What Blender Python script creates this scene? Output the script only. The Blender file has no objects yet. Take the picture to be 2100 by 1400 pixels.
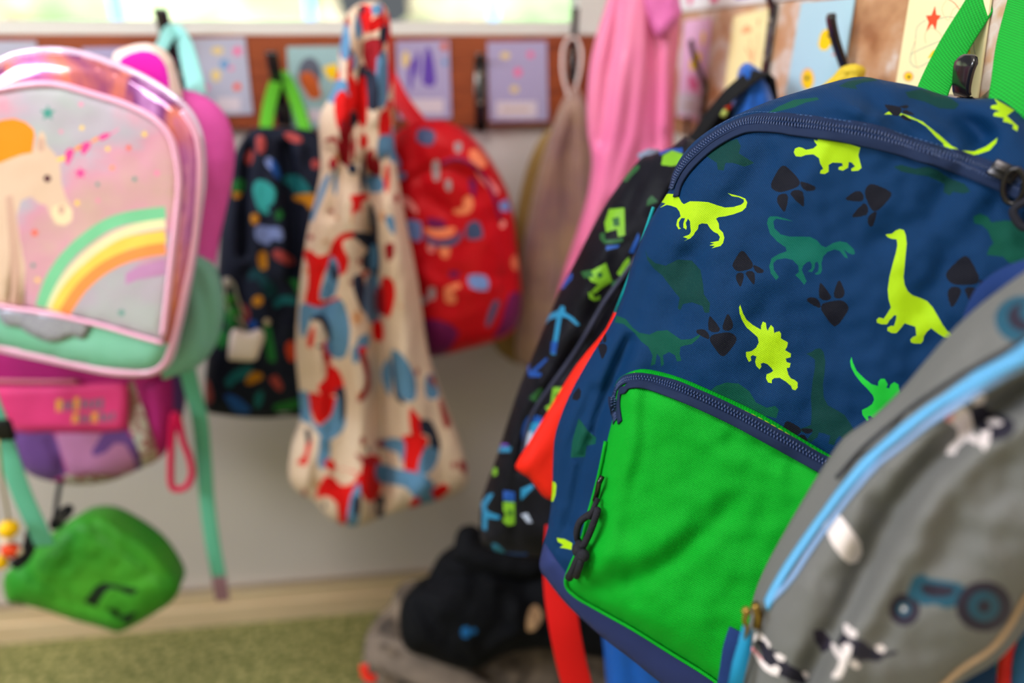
import bpy, math, random
import numpy as np
from math import sin, cos, radians, pi
from mathutils import Vector, noise
from mathutils.geometry import delaunay_2d_cdt

random.seed(5)
SC = bpy.context.scene
COL = SC.collection

# ------------------------------------------------------------------ camera
FPX, PITCH, YAW = 1440.0, radians(23.1), radians(6.9)
D, XR, ZC = 1.40, 0.47, 1.316           # far wall, right wall, height of the camera
CAMP = Vector((0, 0, ZC))
FWD = Vector((sin(YAW) * cos(PITCH), cos(YAW) * cos(PITCH), -sin(PITCH)))
RGT = Vector((cos(YAW), -sin(YAW), 0))
UPV = RGT.cross(FWD)
cam = bpy.data.cameras.new('camera')
cam.sensor_width = 36
cam.lens = FPX / 2100 * 36
cam.clip_start = 0.01
cam.dof.use_dof = True
cam.dof.focus_distance = 0.53
cam.dof.aperture_fstop = 1.9
cam_o = bpy.data.objects.new('camera', cam)
COL.objects.link(cam_o)
cam_o.location = CAMP
cam_o.rotation_euler = (pi / 2 - PITCH, 0, -YAW)
SC.camera = cam_o

# ------------------------------------------------------------------ light
SC.view_settings.view_transform = 'Standard'
SC.view_settings.look = 'None'
SC.view_settings.gamma = 1
SC.view_settings.exposure = -0.3
SC.view_settings.use_curve_mapping = False
world = bpy.data.worlds.new('sky')
SC.world = world
world.use_nodes = True
wn = world.node_tree.nodes
wn['Background'].inputs[0].default_value = (0.86, 0.93, 1.0, 1)
wn['Background'].inputs[1].default_value = 0.24


def area(name, loc, target, sx, sy, power, col):
    l = bpy.data.lights.new(name, 'AREA')
    l.shape = 'RECTANGLE'; l.size = sx; l.size_y = sy; l.energy = power; l.color = col
    o = bpy.data.objects.new(name, l); COL.objects.link(o)
    o.location = loc
    o.rotation_euler = (Vector(target) - Vector(loc)).to_track_quat('-Z', 'Y').to_euler()
    return o


area('added_overhead_light', (-0.5, 0.1, 2.6), (-0.4, 0.8, 0), 0.7, 0.7, 26, (1.0, 0.95, 0.90))  # added soft warm light from overhead, no fitting behind it
area('added_side_daylight', (-2.7, 0.1, 2.3), (0.5, 0.7, 1.0), 1.2, 0.9, 92, (0.88, 0.94, 1.0))  # added cool light high on the left, no window there; brings out folds
sun = bpy.data.lights.new('sun', 'SUN'); sun.energy = 22; sun.angle = 0.02; sun.color = (1, 0.96, 0.9)
sun_o = bpy.data.objects.new('sun', sun); COL.objects.link(sun_o)
sun_o.rotation_euler = Vector((-0.25, 1, -0.85)).to_track_quat('-Z', 'Y').to_euler()


# ------------------------------------------------------------------ geometry of sight: a traced point and its real distance
def ray(x, y):
    return FWD + RGT * ((x - 1050) / FPX) + UPV * ((700 - y) / FPX)


def at(x, y, d=None, Y=None, X=None, Z=None):
    r = ray(x, y)
    if Y is not None: d = Y / r.y
    if X is not None: d = X / r.x
    if Z is not None: d = (Z - ZC) / r.z
    return CAMP + r * d


F_, R_, U_ = (np.array(v) for v in (FWD, RGT, UPV))
C_ = np.array(CAMP)


def rays(p):
    p = np.asarray(p, float)
    return F_ + np.outer((p[:, 0] - 1050) / FPX, R_) + np.outer((700 - p[:, 1]) / FPX, U_)


def pts(s):
    return [tuple(float(v) for v in q.split(',')) for q in s.split()]


def Z(x0, y0, k, s):                      # traced in an enlarged detail of the photograph
    return [(x0 + x / k, y0 + y / k) for x, y in pts(s)]


def catmull(p, n=3, closed=True):
    out = []
    m = len(p)
    for i in range(m if closed else m - 1):
        g = (lambda j: p[j % m]) if closed else (lambda j: p[min(max(j, 0), m - 1)])
        a, b, c, d = g(i - 1), g(i), g(i + 1), g(i + 2)
        for k in range(n):
            t = k / n
            out.append(tuple(0.5 * (2 * b[q] + (c[q] - a[q]) * t + (2 * a[q] - 5 * b[q] + 4 * c[q] - d[q]) * t * t
                                    + (3 * b[q] - a[q] - 3 * c[q] + d[q]) * t ** 3) for q in range(len(b))))
    if not closed: out.append(tuple(p[-1]))
    return out


def seg_dist(P, poly, closed=True):
    P = np.asarray(P, float)
    A = np.asarray(poly, float)
    B = np.roll(A, -1, 0) if closed else A[1:]
    if not closed: A = A[:-1]
    best = np.full(len(P), 1e18)
    for a, b in zip(A, B):
        ab = b - a
        L = ab @ ab + 1e-12
        t = np.clip(((P - a) @ ab) / L, 0, 1)
        q = P - a - t[:, None] * ab
        best = np.minimum(best, (q * q).sum(1))
    return np.sqrt(best)


def inside(P, poly):
    P = np.asarray(P, float)
    x, y = P[:, 0], P[:, 1]
    r = np.zeros(len(P), bool)
    n = len(poly)
    for i in range(n):
        x1, y1 = poly[i]; x2, y2 = poly[(i + 1) % n]
        if y1 == y2: continue
        c = ((y1 > y) != (y2 > y)) & (x < (x2 - x1) * (y - y1) / (y2 - y1) + x1)
        r ^= c
    return r


# ------------------------------------------------------------------ materials
def lin(c):
    return tuple(((v / 255) / 12.92 if v / 255 <= 0.04045 else ((v / 255 + 0.055) / 1.055) ** 2.4) for v in c)


MATS = {}


def mat(name, rgb, rough=0.7, weave=0, bump=0.0, noise_scale=0, noise_amt=0.0, rgb2=None, metal=0, coat=0, sheen=0.0,
        wave=None, spec=0.22, wstr=0.35, alpha=1, trans=0, detail=3):
    if name in MATS: return MATS[name]
    m = bpy.data.materials.new(name)
    MATS[name] = m
    m.use_nodes = True
    nt = m.node_tree
    N, L = nt.nodes, nt.links
    b = N['Principled BSDF']
    c = lin(rgb) + (1,)
    b.inputs['Base Color'].default_value = c
    b.inputs['Roughness'].default_value = rough
    b.inputs['Metallic'].default_value = metal
    b.inputs['Coat Weight'].default_value = coat
    b.inputs['Sheen Weight'].default_value = sheen
    b.inputs['Specular IOR Level'].default_value = spec
    b.inputs['Transmission Weight'].default_value = trans
    cur = None
    tc = N.new('ShaderNodeTexCoord')
    if rgb2 is not None or noise_amt:
        nz = N.new('ShaderNodeTexNoise'); nz.inputs['Scale'].default_value = noise_scale or 30
        nz.inputs['Detail'].default_value = detail
        L.new(tc.outputs['Object'], nz.inputs['Vector'])
        rp = N.new('ShaderNodeValToRGB')
        rp.color_ramp.elements[0].position = 0.35; rp.color_ramp.elements[1].position = 0.65
        c2 = lin(rgb2) + (1,) if rgb2 is not None else tuple(v * (1 - noise_amt) for v in c[:3]) + (1,)
        rp.color_ramp.elements[0].color = c; rp.color_ramp.elements[1].color = c2
        L.new(nz.outputs['Fac'], rp.inputs['Fac'])
        L.new(rp.outputs['Color'], b.inputs['Base Color'])
        cur = rp.outputs['Color']
    h = None
    if weave:
        sp = N.new('ShaderNodeSeparateXYZ'); L.new(tc.outputs['UV'], sp.inputs[0])
        ss = []
        for k in ('X', 'Y'):
            mu = N.new('ShaderNodeMath'); mu.operation = 'MULTIPLY'; mu.inputs[1].default_value = 2 * pi / weave
            L.new(sp.outputs[k], mu.inputs[0])
            si = N.new('ShaderNodeMath'); si.operation = 'SINE'; L.new(mu.outputs[0], si.inputs[0])
            ss.append(si)
        pr = N.new('ShaderNodeMath'); pr.operation = 'MULTIPLY'
        L.new(ss[0].outputs[0], pr.inputs[0]); L.new(ss[1].outputs[0], pr.inputs[1])
        ma = N.new('ShaderNodeMath'); ma.operation = 'MULTIPLY_ADD'
        L.new(pr.outputs[0], ma.inputs[0]); ma.inputs[1].default_value = 0.5; ma.inputs[2].default_value = 0.5
        h = ma.outputs[0]
        mx = N.new('ShaderNodeMix'); mx.data_type = 'RGBA'; mx.blend_type = 'MULTIPLY'
        mx.inputs[0].default_value = 1.0
        rr = N.new('ShaderNodeMapRange'); rr.inputs[3].default_value = 1 - wstr; rr.inputs[4].default_value = 1 + wstr * 0.4
        L.new(h, rr.inputs[0])
        if cur is None: mx.inputs[6].default_value = c
        else: L.new(cur, mx.inputs[6])
        L.new(rr.outputs[0], mx.inputs[7])
        L.new(mx.outputs[2], b.inputs['Base Color'])
    elif bump:
        nb = N.new('ShaderNodeTexNoise'); nb.inputs['Scale'].default_value = wave or 60; nb.inputs['Detail'].default_value = 4
        L.new(tc.outputs['Object'], nb.inputs['Vector'])
        h = nb.outputs['Fac']
    if h is not None and bump:
        bp = N.new('ShaderNodeBump'); bp.inputs['Strength'].default_value = 0.5; bp.inputs['Distance'].default_value = bump
        L.new(h, bp.inputs['Height'])
        L.new(bp.outputs[0], b.inputs['Normal'])
    return m


def ramp_mat(name, stops, scale, rough=0.5, vec_scale=(1, 1, 1), coat=0, metal=0, distort=0.0, bump=0.0, spec=0.5, kind='noise'):
    m = bpy.data.materials.new(name); MATS[name] = m; m.use_nodes = True
    N, L = m.node_tree.nodes, m.node_tree.links
    b = N['Principled BSDF']
    b.inputs['Roughness'].default_value = rough; b.inputs['Coat Weight'].default_value = coat
    b.inputs['Metallic'].default_value = metal; b.inputs['Specular IOR Level'].default_value = spec
    tc = N.new('ShaderNodeTexCoord'); mp = N.new('ShaderNodeMapping'); mp.inputs['Scale'].default_value = vec_scale
    L.new(tc.outputs['Object'], mp.inputs[0])
    nz = N.new('ShaderNodeTexNoise'); nz.inputs['Scale'].default_value = scale; nz.inputs['Detail'].default_value = 5
    nz.inputs['Distortion'].default_value = distort
    L.new(mp.outputs[0], nz.inputs['Vector'])
    rp = N.new('ShaderNodeValToRGB'); e = rp.color_ramp.elements
    while len(e) < len(stops): e.new(0.5)
    for k, (p, c) in enumerate(stops): e[k].position = p; e[k].color = lin(c) + (1,)
    L.new(nz.outputs['Fac'], rp.inputs['Fac']); L.new(rp.outputs[0], b.inputs['Base Color'])
    if bump:
        bp = N.new('ShaderNodeBump'); bp.inputs['Distance'].default_value = bump; bp.inputs['Strength'].default_value = 0.6
        L.new(nz.outputs['Fac'], bp.inputs['Height']); L.new(bp.outputs[0], b.inputs['Normal'])
    return m


# ------------------------------------------------------------------ mesh collecting
class MB:
    def __init__(s): s.v = []; s.f = []; s.m = []; s.uv = []

    def add(s, v, f, m=0, uv=None):
        o = len(s.v)
        s.v += [tuple(p) for p in v]
        s.uv += (list(uv) if uv is not None else [(p[0] + p[1], p[2]) for p in v])
        s.f += [tuple(i + o for i in q) for q in f]
        s.m += (list(m) if isinstance(m, (list, np.ndarray)) else [m] * len(f))
        return s

    def box(s, c, sx, sy, sz, m=0, axes=None):
        c = Vector(c)
        a = axes or (Vector((1, 0, 0)), Vector((0, 1, 0)), Vector((0, 0, 1)))
        v = [c + a[0] * (i * sx / 2) + a[1] * (j * sy / 2) + a[2] * (k * sz / 2) for i in (-1, 1) for j in (-1, 1) for k in (-1, 1)]
        f = [(0, 1, 3, 2), (4, 6, 7, 5), (0, 4, 5, 1), (2, 3, 7, 6), (0, 2, 6, 4), (1, 5, 7, 3)]
        return s.add(v, f, m)

    def sphere(s, c, r, m=0, n=12, sc=(1, 1, 1)):
        c = Vector(c); v = []; f = []
        for i in range(n // 2 + 1):
            t = pi * i / (n // 2)
            for j in range(n):
                a = 2 * pi * j / n
                v.append(c + Vector((sin(t) * cos(a) * r * sc[0], sin(t) * sin(a) * r * sc[1], cos(t) * r * sc[2])))
        for i in range(n // 2):
            for j in range(n):
                f.append((i * n + j, (i + 1) * n + j, (i + 1) * n + (j + 1) % n, i * n + (j + 1) % n))
        return s.add(v, f, m)

    def sweep(s, p, prof, m=0, nrm=None, closed=False, scl=None, caps=True):
        """prof: list of (across, along the normal) offsets; nrm: normals per point, or one vector"""
        p = [Vector(q) for q in p]
        n = len(p); v = []; f = []; k = len(prof); uv = []
        up = None; dist = 0
        for i, q in enumerate(p):
            a = p[(i - 1) % n] if closed or i > 0 else p[0]
            b = p[(i + 1) % n] if closed or i < n - 1 else p[-1]
            t = (b - a).normalized()
            if nrm is not None: u = Vector(nrm[i]) if isinstance(nrm, list) else Vector(nrm)
            elif up is None: u = Vector((0.3, -0.8, 0.5))
            else: u = up
            u = (u - t * u.dot(t))
            if u.length < 1e-6: u = t.orthogonal()
            u.normalize(); up = u
            w = t.cross(u)
            if i: dist += (q - p[i - 1]).length
            sc = scl[i] if scl else 1
            for x, y in prof:
                v.append(q + w * (x * sc) + u * (y * sc)); uv.append((x, dist))
        for i in range(n if closed else n - 1):
            for j in range(k):
                f.append((i * k + j, i * k + (j + 1) % k, ((i + 1) % n) * k + (j + 1) % k, ((i + 1) % n) * k + j))
        if not closed and caps:
            f.append(tuple(range(k))[::-1]); f.append(tuple((n - 1) * k + j for j in range(k)))
        return s.add(v, f, m, uv)

    def tube(s, p, r, m=0, k=8, closed=False, scl=None, nrm=None):
        return s.sweep(p, [(r * cos(2 * pi * j / k), r * sin(2 * pi * j / k)) for j in range(k)], m, nrm, closed, scl)

    def ribbon(s, p, w, t, m=0, nrm=None, closed=False, scl=None):
        e = min(t * 0.5, w * 0.1)
        prof = [(-w / 2, -t / 2 + e / 2), (-w / 2 + e, -t / 2), (0, -t / 2), (w / 2 - e, -t / 2), (w / 2, -t / 2 + e / 2), (w / 2, t / 2 - e / 2),
                (w / 2 - e, t / 2), (0, t / 2), (-w / 2 + e, t / 2), (-w / 2, t / 2 - e / 2)]
        return s.sweep(p, prof, m, nrm, closed, scl)


def mesh_object(name, mb, mats, off=Vector((0, 0, 0)), smooth=True, parent=None, fix=True):
    me = bpy.data.meshes.new(name)
    me.from_pydata([(x - off[0], y - off[1], z - off[2]) for x, y, z in mb.v], [], mb.f)
    mats = mats if isinstance(mats, (list, tuple)) else [mats]
    for m in mats: me.materials.append(m)
    me.polygons.foreach_set('material_index', [int(i) for i in mb.m])
    me.polygons.foreach_set('use_smooth', [smooth] * len(mb.f))
    uvl = me.uv_layers.new(name='UVMap')
    li = np.empty(len(me.loops), int); me.loops.foreach_get('vertex_index', li)
    uvl.data.foreach_set('uv', np.asarray(mb.uv, float)[li].ravel())
    me.update()
    if fix:
        import bmesh
        bm = bmesh.new(); bm.from_mesh(me)
        bmesh.ops.recalc_face_normals(bm, faces=bm.faces)
        bm.to_mesh(me); bm.free()
    o = bpy.data.objects.new(name, me)
    COL.objects.link(o)
    if parent is not None: o.parent = parent
    return o


def info(o, label=None, cat=None, group=None, kind=None):
    if label: o['label'] = label
    if cat: o['category'] = cat
    if group: o['group'] = group
    if kind: o['kind'] = kind
    return o


class Thing:
    def __init__(s, name, label, cat, loc, group=None):
        s.loc = Vector(loc)
        s.o = bpy.data.objects.new(name, None)
        s.o.empty_display_size = 0.02
        COL.objects.link(s.o)
        s.o.location = s.loc
        info(s.o, label, cat, group)

    def part(s, name, mb, mats, parent=None, smooth=True, label=None, bevel=0, angle=None):
        o = mesh_object(name, mb, mats, s.loc, smooth, parent or s.o)
        if bevel:
            md = o.modifiers.new('bevel', 'BEVEL'); md.width = bevel; md.segments = 2; md.limit_method = 'ANGLE'
        if label: o['label'] = label
        return o


def single(name, label, cat, mb, mats, loc, group=None, smooth=True, kind=None, bevel=0):
    o = mesh_object(name, mb, mats, Vector(loc), smooth)
    o.location = loc
    if bevel:
        md = o.modifiers.new('bevel', 'BEVEL'); md.width = bevel; md.segments = 2; md.limit_method = 'ANGLE'
    return info(o, label, cat, group, kind)


def struct(name, mb, mats, smooth=False):
    o = mesh_object(name, mb, mats, smooth=smooth)
    return info(o, kind='structure')


# ------------------------------------------------------------------ cloth surfaces
class Surf:
    """A padded cloth surface: a plane in the room (point O, normal N towards the room) with a rounded height over an outline."""

    def __init__(s, outline, O, az=0, lean=0, H=0.01, R=60, creases=(), nz=(0, 60), base=None, lift=0.0, sm=3, power=2.0, stretch=(1, 1)):
        s.outline = catmull(outline, sm) if sm > 1 else list(outline)
        s.base = base
        if base is not None:
            s.O, s.N = base.O, base.N
        else:
            s.O = np.array(O)
            a, l = radians(az), radians(lean)
            s.N = np.array([-sin(a) * cos(l), -cos(a) * cos(l), sin(l)])
        s.e1 = np.cross([0, 0, 1.0], s.N); s.e1 = s.e1 / np.linalg.norm(s.e1)
        s.e2 = np.cross(s.N, s.e1)
        s.H, s.R, s.cr, s.nz, s.lift, s.power, s.stretch = H, R, creases, nz, lift, power, stretch

    def prof(s, P):
        d = seg_dist(P, s.outline)
        t = np.clip(d / s.R, 0, 1)
        return (1 - (1 - t) ** s.power) ** 0.6, t

    def h(s, P):
        P = np.asarray(P, float)
        pr, t = s.prof(P)
        h = s.H * pr + s.lift
        for line, w, amp in s.cr:
            h = h + amp * np.exp(-(seg_dist(P, line, False) / w) ** 2) * np.minimum(t * 3, 1)
        a, sc = s.nz
        if a:
            h = h + a * np.array([noise.noise(Vector((x / sc * s.stretch[0], y / sc * s.stretch[1], 3.7))) + 0.5 * noise.noise(Vector((x / sc * 2.3 * s.stretch[0], y / sc * 2.3 * s.stretch[1], 9.1))) for x, y in P]) * np.minimum(t * 2, 1)
        if s.base is not None: h = h + s.base.h(P)
        return h

    def pos(s, P, off=0.0, flat=False):
        P = np.asarray(P, float)
        r = rays(P)
        hh = (np.zeros(len(P)) if flat else s.h(P)) + off
        t = ((s.O - C_) @ s.N + hh) / (r @ s.N)
        return C_ + r * t[:, None]

    def base_pos(s, P):
        P = np.asarray(P, float)
        if s.base is not None:
            return s.base.pos(P, off=-0.001)
        return s.pos(P, flat=True)

    def path(s, P, off=0.0, n=4, smooth=True):
        P = catmull(P, n, False) if smooth else P
        q = s.pos(P, off)
        return [Vector(v) for v in q]

    def nrm(s, P):
        P = np.asarray(P, float)
        a = s.pos(P + [2, 0]) - s.pos(P - [2, 0]); b = s.pos(P + [0, 2]) - s.pos(P - [0, 2])
        n = np.cross(a, b)
        n /= np.linalg.norm(n, axis=1)[:, None]
        n *= np.sign((n @ s.N))[:, None]
        return [Vector(v) for v in n]

    def uv(s, V):
        d = V - s.O
        return np.stack([d @ s.e1, d @ s.e2], 1)


def cloth(s, T=0.05, shapes=(), step=14, side=0.0, back_in=0.94, rings=4, side_m=0, back=True, Hb=0.0):
    """Front with the printed shapes cut in as mesh, sides of depth T, closed behind. Returns MB."""
    ol = s.outline
    xs = [p[0] for p in ol]; ys = [p[1] for p in ol]
    gx = np.arange(min(xs), max(xs), step); gy = np.arange(min(ys), max(ys), step)
    G = np.array([(x + (step / 2 if j % 2 else 0), y) for j, y in enumerate(gy) for x in gx])
    G = G[inside(G, ol)]
    keep = seg_dist(G, ol) > step * 0.45
    G = G[keep]
    polys = []
    for mi, poly in shapes:
        P = np.array(poly)
        polys.append((mi, poly))
        m = (G[:, 0] > P[:, 0].min() - 5) & (G[:, 0] < P[:, 0].max() + 5) & (G[:, 1] > P[:, 1].min() - 5) & (G[:, 1] < P[:, 1].max() + 5)
        idx = np.where(m)[0]
        if len(idx):
            dd = seg_dist(G[idx], poly)
            G = np.delete(G, idx[dd < min(2.5, step * 0.3)], 0)
    verts = [Vector(p) for p in ol]; edges = [(i, (i + 1) % len(ol)) for i in range(len(ol))]
    for mi, poly in polys:
        o = len(verts); verts += [Vector(p) for p in poly]
        edges += [(o + i, o + (i + 1) % len(poly)) for i in range(len(poly))]
    verts += [Vector((float(x), float(y))) for x, y in G]
    V2, _, F, *_ = delaunay_2d_cdt(verts, edges, [], 0, 1e-4)
    V2 = np.array([(v.x, v.y) for v in V2])
    F = np.array([f for f in F if len(f) == 3])
    cen = V2[F].mean(1)
    F = F[inside(cen, ol)]; cen = V2[F].mean(1)
    mi = np.zeros(len(F), int)
    for m, poly in polys:
        mi[inside(cen, poly)] = m
    used = np.unique(F); rm = -np.ones(len(V2), int); rm[used] = np.arange(len(used)); V2 = V2[used]; F = rm[F]
    front = s.pos(V2)
    from collections import Counter
    ec = Counter(); dirs = {}
    for f in F:
        for a, b in ((f[0], f[1]), (f[1], f[2]), (f[2], f[0])):
            k = (min(a, b), max(a, b)); ec[k] += 1; dirs[k] = (int(a), int(b))
    bd = [dirs[k] for k, c in ec.items() if c == 1]
    flat = s.base_pos(V2)
    c0 = flat.mean(0)
    mb = MB()
    allv = [front]; n0 = len(V2)
    faces = [tuple(int(i) for i in f) for f in F]; mats = list(mi)
    bv = sorted({i for e in bd for i in e}); bi = {v: k for k, v in enumerate(bv)}
    B = flat[bv]
    out = B - c0; out -= np.outer(out @ s.N, s.N); out /= (np.linalg.norm(out, axis=1)[:, None] + 1e-9)
    ring_ids = [bv]
    base_n = n0
    for k in range(1, rings + 1):
        t = k / rings
        sc = 1 + (back_in - 1) * t
        R = c0 + (B - c0) * sc - s.N * (T * t) + out * (side * sin(pi * t))
        if k < rings or True:
            allv.append(R); ring_ids.append(list(range(base_n, base_n + len(bv)))); base_n += len(bv)
    for k in range(rings):
        for a, b in bd:
            A = ring_ids[k]; Bq = ring_ids[k + 1]
            faces.append((A[bi[b]] if k else b, A[bi[a]] if k else a, Bq[bi[a]], Bq[bi[b]])); mats.append(side_m)
    if back:
        last = ring_ids[-1]
        inner = [i for i in range(n0) if i not in bi]
        pr, _t = s.prof(V2[inner]) if inner else (np.zeros(0), 0)
        Bk = c0 + (flat[inner] - c0) * back_in - s.N * T - np.outer(pr * Hb, s.N) if inner else np.zeros((0, 3))
        allv.append(Bk)
        mp = {v: base_n + k for k, v in enumerate(inner)}; mp.update({v: last[bi[v]] for v in bv})
        for f in F: faces.append((mp[int(f[2])], mp[int(f[1])], mp[int(f[0])])); mats.append(side_m)
    A = np.concatenate(allv)
    mb.add([tuple(map(float, p)) for p in A], faces, mats, [tuple(map(float, q)) for q in s.uv(A)])
    return mb


def circ(x, y, r, n=12, sy=1.0, rot=0):
    return [(x + r * cos(2 * pi * k / n + rot), y + r * sy * sin(2 * pi * k / n + rot)) for k in range(n)]


def star(x, y, r, n=5, rot=-pi / 2, q=0.45):
    return [(x + (r if k % 2 == 0 else r * q) * cos(pi * k / n + rot), y + (r if k % 2 == 0 else r * q) * sin(pi * k / n + rot)) for k in range(2 * n)]


def local(poly, cx, cy, k=1, rot=0):
    c, s_ = cos(rot), sin(rot)
    return [(cx + k * (x * c - y * s_), cy + k * (x * s_ + y * c)) for x, y in poly]


def band(path, w):                       # a stripe of width w along a traced line
    L, R = [], []
    for i, p in enumerate(path):
        a = path[max(i - 1, 0)]; b = path[min(i + 1, len(path) - 1)]
        dx, dy = b[0] - a[0], b[1] - a[1]; l = math.hypot(dx, dy) or 1
        ww = w[i] if isinstance(w, (list, tuple)) else w
        L.append((p[0] - dy / l * ww / 2, p[1] + dx / l * ww / 2)); R.append((p[0] + dy / l * ww / 2, p[1] - dx / l * ww / 2))
    return L + R[::-1]

# ================================================================== the room
white = mat('white paint', (208, 204, 200), 0.6, bump=0.0005)
grey_wall = mat('grey wall paint', (204, 194, 192), 0.65, bump=0.0008, wave=25)
cream = mat('cream wall paint', (226, 218, 208), 0.6, bump=0.0005)
red_wood = ramp_mat('reddish stained wood', [(0.3, (128, 56, 26)), (0.5, (152, 72, 34)), (0.7, (120, 50, 24))], 9, 0.42, (1.5, 1, 14), 0.15, bump=0.0004)
worn_glossed_wood = ramp_mat('worn varnished wood with painted gloss', [(0.30, (160, 104, 66)), (0.44, (196, 144, 104)), (0.52, (204, 162, 130)), (0.60, (222, 206, 198)), (0.74, (190, 136, 96))], 16, 0.4, (1, 1, 1.3), 0.25, distort=0.15, bump=0.0003)  # pale tones and whitish scuffs carry bright light and gloss in the colour
base_wood = ramp_mat('pale skirting wood', [(0.3, (214, 186, 150)), (0.7, (226, 202, 170))], 5, 0.5, (1, 1, 10))
carpet_m = ramp_mat('green carpet', [(0.40, (94, 98, 50)), (0.5, (126, 124, 70)), (0.60, (160, 152, 98))], 70, 0.95, bump=0.004)
glass = bpy.data.materials.new('window glass'); glass.use_nodes = True
gb = glass.node_tree.nodes['Principled BSDF']; gb.inputs['Transmission Weight'].default_value = 1; gb.inputs['Roughness'].default_value = 0.0
gb.inputs['IOR'].default_value = 1.02
MATS['glass'] = glass


def slab(x0, x1, y0, y1, z0, z1, mb=None):
    return (mb or MB()).box(((x0 + x1) / 2, (y0 + y1) / 2, (z0 + z1) / 2), x1 - x0, y1 - y0, z1 - z0)


LX = -3.2
JX = at(1238, 40, Y=D).x                      # right edge of the window frame
struct('floor', slab(LX - .1, XR + .1, -3.5, D + .1, -0.05, 0), carpet_m)
struct('ceiling', slab(LX - .1, XR + .1, -3.5, D + .12, 2.7, 2.8), white)
wb = slab(LX, XR + .1, D + .012, D + .12, 0, ZC - .02)
slab(JX, XR + .1, D + .012, D + .12, ZC - .02, 2.7, wb)
slab(LX, JX, D + .012, D + .12, 2.45, 2.7, wb)
struct('wall_far', wb, [grey_wall])
struct('wall_right', slab(XR + .006, XR + .1, -3.5, D + .012, 0, 2.7), cream)
struct('wall_left', slab(LX - .1, LX, -3.5, D + .12, 0, 2.7), white)
# window above the far rail
fz0 = ZC + .0125
win = struct('window_1', slab(LX, JX - .045, D + .05, D + .056, fz0 + .02, 2.43), glass)
wf = MB()
slab(LX, JX, D + .012, D + .09, fz0, fz0 + .022, wf); slab(JX - .045, JX, D + .012, D + .09, fz0 + .022, 2.42, wf)
slab(LX, JX, D + .012, D + .09, 2.42, 2.45, wf); slab(-1.75, -1.70, D + .012, D + .09, fz0 + .022, 2.42, wf)
mesh_object('window_frame', wf, white, smooth=False, parent=win)
mesh_object('window_sill', slab(LX, JX, D + .0, D + .012, ZC + .0115, ZC + .0165), white, smooth=False, parent=win)
# rails (boards that carry the hooks) and skirting
o = struct('trim_1', slab(LX, XR - .012, D - .006, D + .012, ZC - .146, ZC + .0115), red_wood)
o = struct('trim_2', slab(XR - .006, XR + .006, -1.5, D + .0, ZC - .155, ZC + .047), worn_glossed_wood)
sk = slab(LX, XR - .02, D - .006, D + .012, 0, .10)
slab(LX, XR - .02, D - .012, D + .012, 0, .055, sk); slab(LX, XR - .02, D - .009, D + .012, .088, .10, sk)
struct('baseboard_far', sk, base_wood)
struct('baseboard_right', slab(XR - .01, XR + .006, -1.5, D - .02, 0, .10), base_wood)

# ------------------------------------------------------------------ outdoors
lawn = ramp_mat('pale lawn', [(0.3, (190, 200, 150)), (0.7, (215, 215, 180))], 3, 0.9)
hedge_m = ramp_mat('pale leaves', [(0.3, (120, 155, 110)), (0.48, (165, 190, 150)), (0.6, (205, 200, 175)), (0.75, (190, 150, 150))], 1.3, 0.8)
blue_m = mat('blue painted metal', (120, 165, 215), 0.5)
mesh = slab(-40, 40, D + .13, 60, -0.35, -0.3)
single('lawn', 'pale sunlit lawn outside behind the window', 'lawn', mesh, lawn, (0, 10, -0.3), kind='stuff', smooth=False)
random.seed(3)
for k, (hx, hy, hr, lab) in enumerate([(-6.2, 7.5, 1.5, 'leftmost pale round bush outside the window'), (-2.5, 8.2, 1.6, 'pale green bush outside the window between two others'),
                                       (1.3, 7.8, 1.5, 'pale bush outside the window behind the blue fence'), (5.0, 8.0, 1.6, 'rightmost pale bush outside the window')]):
    b = MB(); v = []; f = []; n = 28
    for i in range(n + 1):
        for j in range(n):
            t = pi * i / n; a = 2 * pi * j / n
            q = Vector((sin(t) * cos(a), sin(t) * sin(a), cos(t)))
            r = hr * (1 + .28 * noise.noise(q * 2.2 + Vector((k * 5, 0, 0))) + .12 * noise.noise(q * 7))
            v.append(Vector((hx, hy, hr * 1.12 - 0.3 + .1)) + q * r)
    for i in range(n):
        for j in range(n): f.append((i * n + j, (i + 1) * n + j, (i + 1) * n + (j + 1) % n, i * n + (j + 1) % n))
    b.add(v, f)
    single('bush', lab, 'bush', b, hedge_m, (hx, hy, -0.3))
fence = Thing('garden_fence', 'blurred blue garden fence outside the window', 'fence', (0.2, 5.2, -0.3))
for x in (-1.9, -0.7, 0.5, 1.7):
    fence.part('post', MB().box((x, 5.2, 0.65), .06, .06, 1.9), blue_m, smooth=False)
pb = MB()
for k in range(40): pb.box((-1.85 + k * .092, 5.16, 0.6), .05, .015, 1.66)
fence.part('slat_panel', pb, blue_m, smooth=False)
for z in (0.2, 1.3): fence.part('crossbar', MB().box((-.1, 5.19, z), 3.7, .03, .07), blue_m, smooth=False)

# ================================================================== name cards with drawings
paper = {k: mat('card ' + k, v, 0.45, coat=0.15) for k, v in dict(lilac=(178, 178, 200), blue=(178, 214, 232), mint=(156, 188, 194), pink=(238, 184, 222), yellow=(250, 236, 178), cream=(250, 240, 190), lavender=(170, 160, 198), white=(240, 238, 242)).items()}
ink = {k: mat('crayon ' + k, v, 0.6) for k, v in dict(yellow=(252, 206, 20), orange=(206, 98, 44), grey=(96, 100, 118), purple=(98, 66, 168), red=(236, 84, 50), pink=(236, 110, 160), blue=(92, 150, 200), brown=(120, 70, 50), black=(56, 52, 60), sand=(224, 196, 130), peach=(246, 178, 130), label=(214, 200, 212), tan=(196, 170, 150)).items()}


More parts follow.
